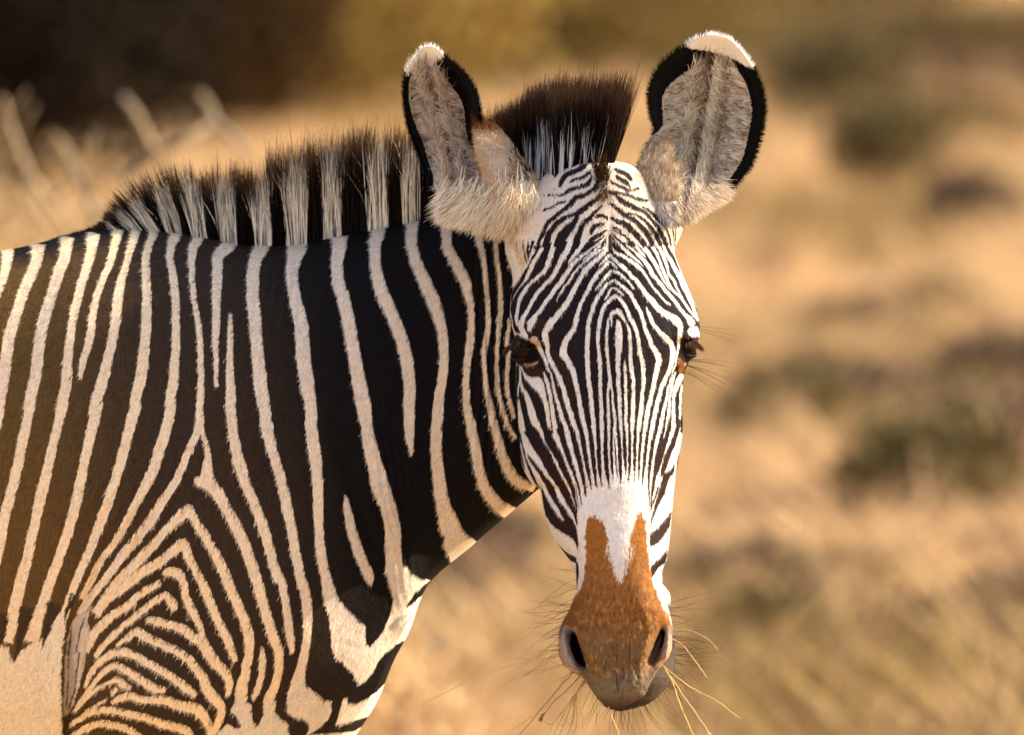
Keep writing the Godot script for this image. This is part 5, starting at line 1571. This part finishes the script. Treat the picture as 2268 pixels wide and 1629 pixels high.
func plain() -> void:
	var g := MeshInstance3D.new()
	g.name = "ground"
	var pm := PlaneMesh.new()
	pm.size = Vector2(3000, 3000)
	g.mesh = pm
	var gm := StandardMaterial3D.new()
	gm.albedo_texture = ground_noise(0.012, 3, [col(140, 118, 88), col(184, 152, 102), col(206, 172, 116), col(214, 186, 138)], [0.2, 0.42, 0.6, 0.85])
	gm.uv1_triplanar = true
	gm.uv1_world_triplanar = true
	gm.uv1_scale = Vector3.ONE * 0.045
	gm.detail_enabled = true
	gm.detail_albedo = ground_noise(0.03, 9, [col(190, 180, 172), col(255, 250, 240)], [0.25, 0.7])
	gm.detail_blend_mode = BaseMaterial3D.BLEND_MODE_MUL
	gm.detail_uv_layer = BaseMaterial3D.DETAIL_UV_2
	gm.uv2_triplanar = true
	gm.uv2_world_triplanar = true
	gm.uv2_scale = Vector3.ONE * 0.4
	gm.roughness = 0.95
	g.material_override = gm
	add_child(g)
	g.set_meta("kind", "structure")
	scatter("dry_grass", tuft_mesh(lin(230, 202, 154), lin(196, 164, 120)), 17000, 15.0, 170.0, func(p): return clampf(0.55 + 1.3 * fine.get_noise_2d(p.x * 16.0, p.z * 4.0), 0.05, 1.0))
	scatter("dull_grass", tuft_mesh(lin(160, 142, 84), lin(150, 120, 88)), 8000, 15.0, 170.0, func(p): return clampf(0.1 + 1.8 * fine.get_noise_2d(p.x * 12.0 + 500.0, p.z * 3.0), 0.0, 1.0))
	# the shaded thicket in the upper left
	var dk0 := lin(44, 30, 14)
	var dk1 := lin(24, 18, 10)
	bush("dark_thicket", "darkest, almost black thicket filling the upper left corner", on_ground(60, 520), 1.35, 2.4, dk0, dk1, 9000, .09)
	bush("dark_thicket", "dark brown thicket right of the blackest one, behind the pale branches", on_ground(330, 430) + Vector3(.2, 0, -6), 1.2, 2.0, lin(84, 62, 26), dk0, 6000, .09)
	bush("olive_bush", "large olive bush between the dark thicket and the left ear", on_ground(620, 330), 2.6, 2.0, lin(158, 134, 66), lin(130, 104, 54), 6000, .12)
	bush("olive_bush", "greenish bush in the gap between the two ears", on_ground(1300, 250), 2.4, 2.6, lin(132, 114, 58), lin(110, 90, 46), 6000, .12)
	bush("brown_bush", "brown bush beyond the right ear, at the top edge", on_ground(1860, 40), 3.4, 1.4, lin(132, 100, 60), lin(110, 82, 48), 5000, .14)
	bush("green_shrub", "small dark green shrub right of the right ear", on_ground(1835, 300), .65, .8, lin(104, 92, 56), lin(82, 72, 44), 2600, .06)
	bush("brown_bush", "long low grey-brown bush at the right edge, level with the right ear", on_ground(2120, 260), 1.5, .5, lin(140, 114, 84), lin(118, 94, 68), 4000, .08)
	# pale dead shrub behind the back
	var sr := thing("dead_shrub", "pale leafless shrub with a forked branch, behind the zebra's back", "shrub", on_ground(300, 560) * Vector3(1, 0, 0) + Vector3(0, 0, -8))
	sr.position = Vector3(at(260, 600, -8).x, 0, -8)
	var limbs := [[260, 1500, -8, 262, 1000, -8, 270, 600, -8, 275, 365, -8], [275, 400, -8, 342, 342, -8, 412, 308, -8, 471, 262, -8.1, 444, 205, -8.2], [465, 262, -8, 522, 310, -7.9, 560, 360, -7.8], [342, 342, -8, 322, 300, -8, 300, 252, -8, 274, 214, -8.1], [268, 600, -8, 210, 480, -8.1, 200, 330, -8, 215, 290, -8], [265, 640, -8, 120, 470, -7.8, 60, 380, -7.8, 30, 335, -7.8], [60, 385, -7.8, 20, 280, -7.8, 4, 215, -7.8], [206, 470, -8, 150, 340, -8.1, 120, 300, -8.1], [262, 800, -8, 420, 520, -7.7, 520, 430, -7.6]]
	for L in limbs:
		var c3 := Curve3D.new()
		var n: int = L.size() / 3
		for k in n:
			var a := at(L[k * 3], L[k * 3 + 1], L[k * 3 + 2]) - sr.position
			a.y = maxf(a.y, 0.0)
			var b := at(L[mini(k + 1, n - 1) * 3], L[mini(k + 1, n - 1) * 3 + 1], L[mini(k + 1, n - 1) * 3 + 2])
			var e := at(L[maxi(k - 1, 0) * 3], L[maxi(k - 1, 0) * 3 + 1], L[maxi(k - 1, 0) * 3 + 2])
			c3.add_point(a, (e - b) * .16, (b - e) * .16)
		var h := Hair.new()
		var q := PackedVector3Array()
		for k in 16: q.append(c3.sample_baked(c3.get_baked_length() * k / 15.0, true))
		h.path(q, .019, .009, Vector3(0, 0, 1), lin(136, 116, 88), lin(150, 130, 98))
		add_mesh("branch", h.mesh(), straw_mat, sr)
	var tw := Hair.new()
	for k in 36:
		var X := rng.randf_range(-120, 560)
		var Y := curve([-120, 340, 100, 390, 300, 430, 560, 470], X) + absf(rng.randfn()) * 110.0
		var p0 := at(X, Y + 60.0, rng.randf_range(-8.8, -6.8)) - sr.position
		var d := Vector3(rng.randf_range(-.8, .8), rng.randf_range(.2, 1), rng.randf_range(-.4, .4)).normalized()
		var d2 := Vector3(rng.randf_range(-1, 1), rng.randf_range(-.5, .8), 0)
		var q := PackedVector3Array()
		var len := rng.randf_range(.08, .26)
		for j in 7: q.append(p0 + d * len * j / 6.0 + d2 * len * pow(j / 6.0, 2) * .5)
		tw.path(q, rng.randf_range(.006, .012), .004, Vector3(0, 0, 1), lin(146, 122, 88), lin(164, 140, 104))
	hairs("twigs", tw, straw_mat, sr)
	bush("straw_bush", "dry straw-coloured bush low behind the zebra's back", Vector3(at(180, 600, -7).x, 0, -7), .75, .94, lin(196, 168, 120), lin(160, 130, 86), 5000, .035)
	# small shrubs on the plain to the right and under the neck
	# X, Y of the foot, radius, kind, what sets it apart
	var spots := [[2063, 1300, .32, 0, "right of the muzzle, at mid height"], [2263, 1165, .3, 1, "cut by the right edge of the picture"], [961, 1500, .28, 1, "just right of the chest"], [1660, 1480, .22, 1, "right beside the chin"], [2120, 1050, .22, 0, "right of the eyes, nearer the right edge"],
		[1960, 460, .42, 0, "right of the right ear, below the dark shrub"], [2150, 560, .3, 1, "near the right edge, level with the forehead"], [1700, 700, .2, 1, "close beside the right eye"], [2000, 1560, .2, 2, "at the bottom edge, right of the chin"], [1900, 850, .24, 1, "right of the cheek"], [720, 250, .6, 0, "above the mane, left of the left ear"], [1080, 250, .6, 1, "behind the mane, between the ears"],
		[1790, 1250, .16, 1, "right of the white blaze"], [1850, 1420, .16, 0, "right of the nostrils"], [2200, 1400, .2, 2, "in the lower right corner"], [1640, 1250, .14, 1, "close to the blaze's right side"], [2080, 800, .22, 0, "far right, level with the eyes"], [1150, 1300, .14, 0, "under the jaw, left of the nose"], [1010, 1330, .12, 1, "under the throat"], [2230, 1010, .3, 1, "at the right edge, level with the cheek"], [1820, 980, .22, 1, "right of the cheek, above the olive bush"], [2150, 1220, .24, 2, "far right, level with the nose bridge"], [1700, 1590, .2, 0, "at the bottom, under the straws on the right"], [2240, 1560, .22, 1, "at the bottom right corner"]]
	var kinds := [bush("scrub_bush", "blurred olive scrub bush right of the mid face", on_ground(1743, 1090), .28, .42, lin(124, 108, 66), lin(94, 80, 48), 2200, .045, "olive scrub bushes"),
		bush("scrub_bush", "blurred grey-brown scrub bush right of the olive one beside the face", on_ground(1903, 1075), .3, .4, lin(128, 104, 82), lin(100, 80, 62), 2200, .045, "grey-brown scrub bushes"),
		bush("scrub_bush", "small dark blurred shrub framed by throat, chest and muzzle", on_ground(1059, 1430), .2, .36, lin(88, 72, 58), lin(68, 54, 44), 2000, .04, "dark shrubs")]
	for s in spots:
		var k: int = s[3]
		copy_bush(kinds[k], on_ground(s[0], s[1]), rng.randf() * TAU, float(s[2]) / .27, ["blurred olive scrub bush ", "blurred grey-brown scrub bush ", "small dark blurred shrub "][k] + s[4], ["olive scrub bushes", "grey-brown scrub bushes", "dark shrubs"][k])
	var ob: Node3D = bush("olive_bush", "wide olive bush far behind, at the top edge right of the right ear", on_ground(1840, 170), 2.0, .8, lin(126, 106, 64), lin(100, 82, 50), 4000, .1, "olive bushes far off")
	copy_bush(ob, on_ground(2200, 190), 1.0, 1.0, "wide olive bush far behind, in the upper right corner", "olive bushes far off")
	copy_bush(ob, on_ground(1480, 190), 2.0, .8, "wide olive bush far behind, hidden partly by the right ear", "olive bushes far off")
	copy_bush(ob, on_ground(2020, 350), 3.0, .6, "olive bush lower on the right, between the ear and the right edge", "olive bushes far off")
	copy_bush(ob, on_ground(860, 190), 4.0, .9, "olive bush far behind, left of the left ear's tip", "olive bushes far off")
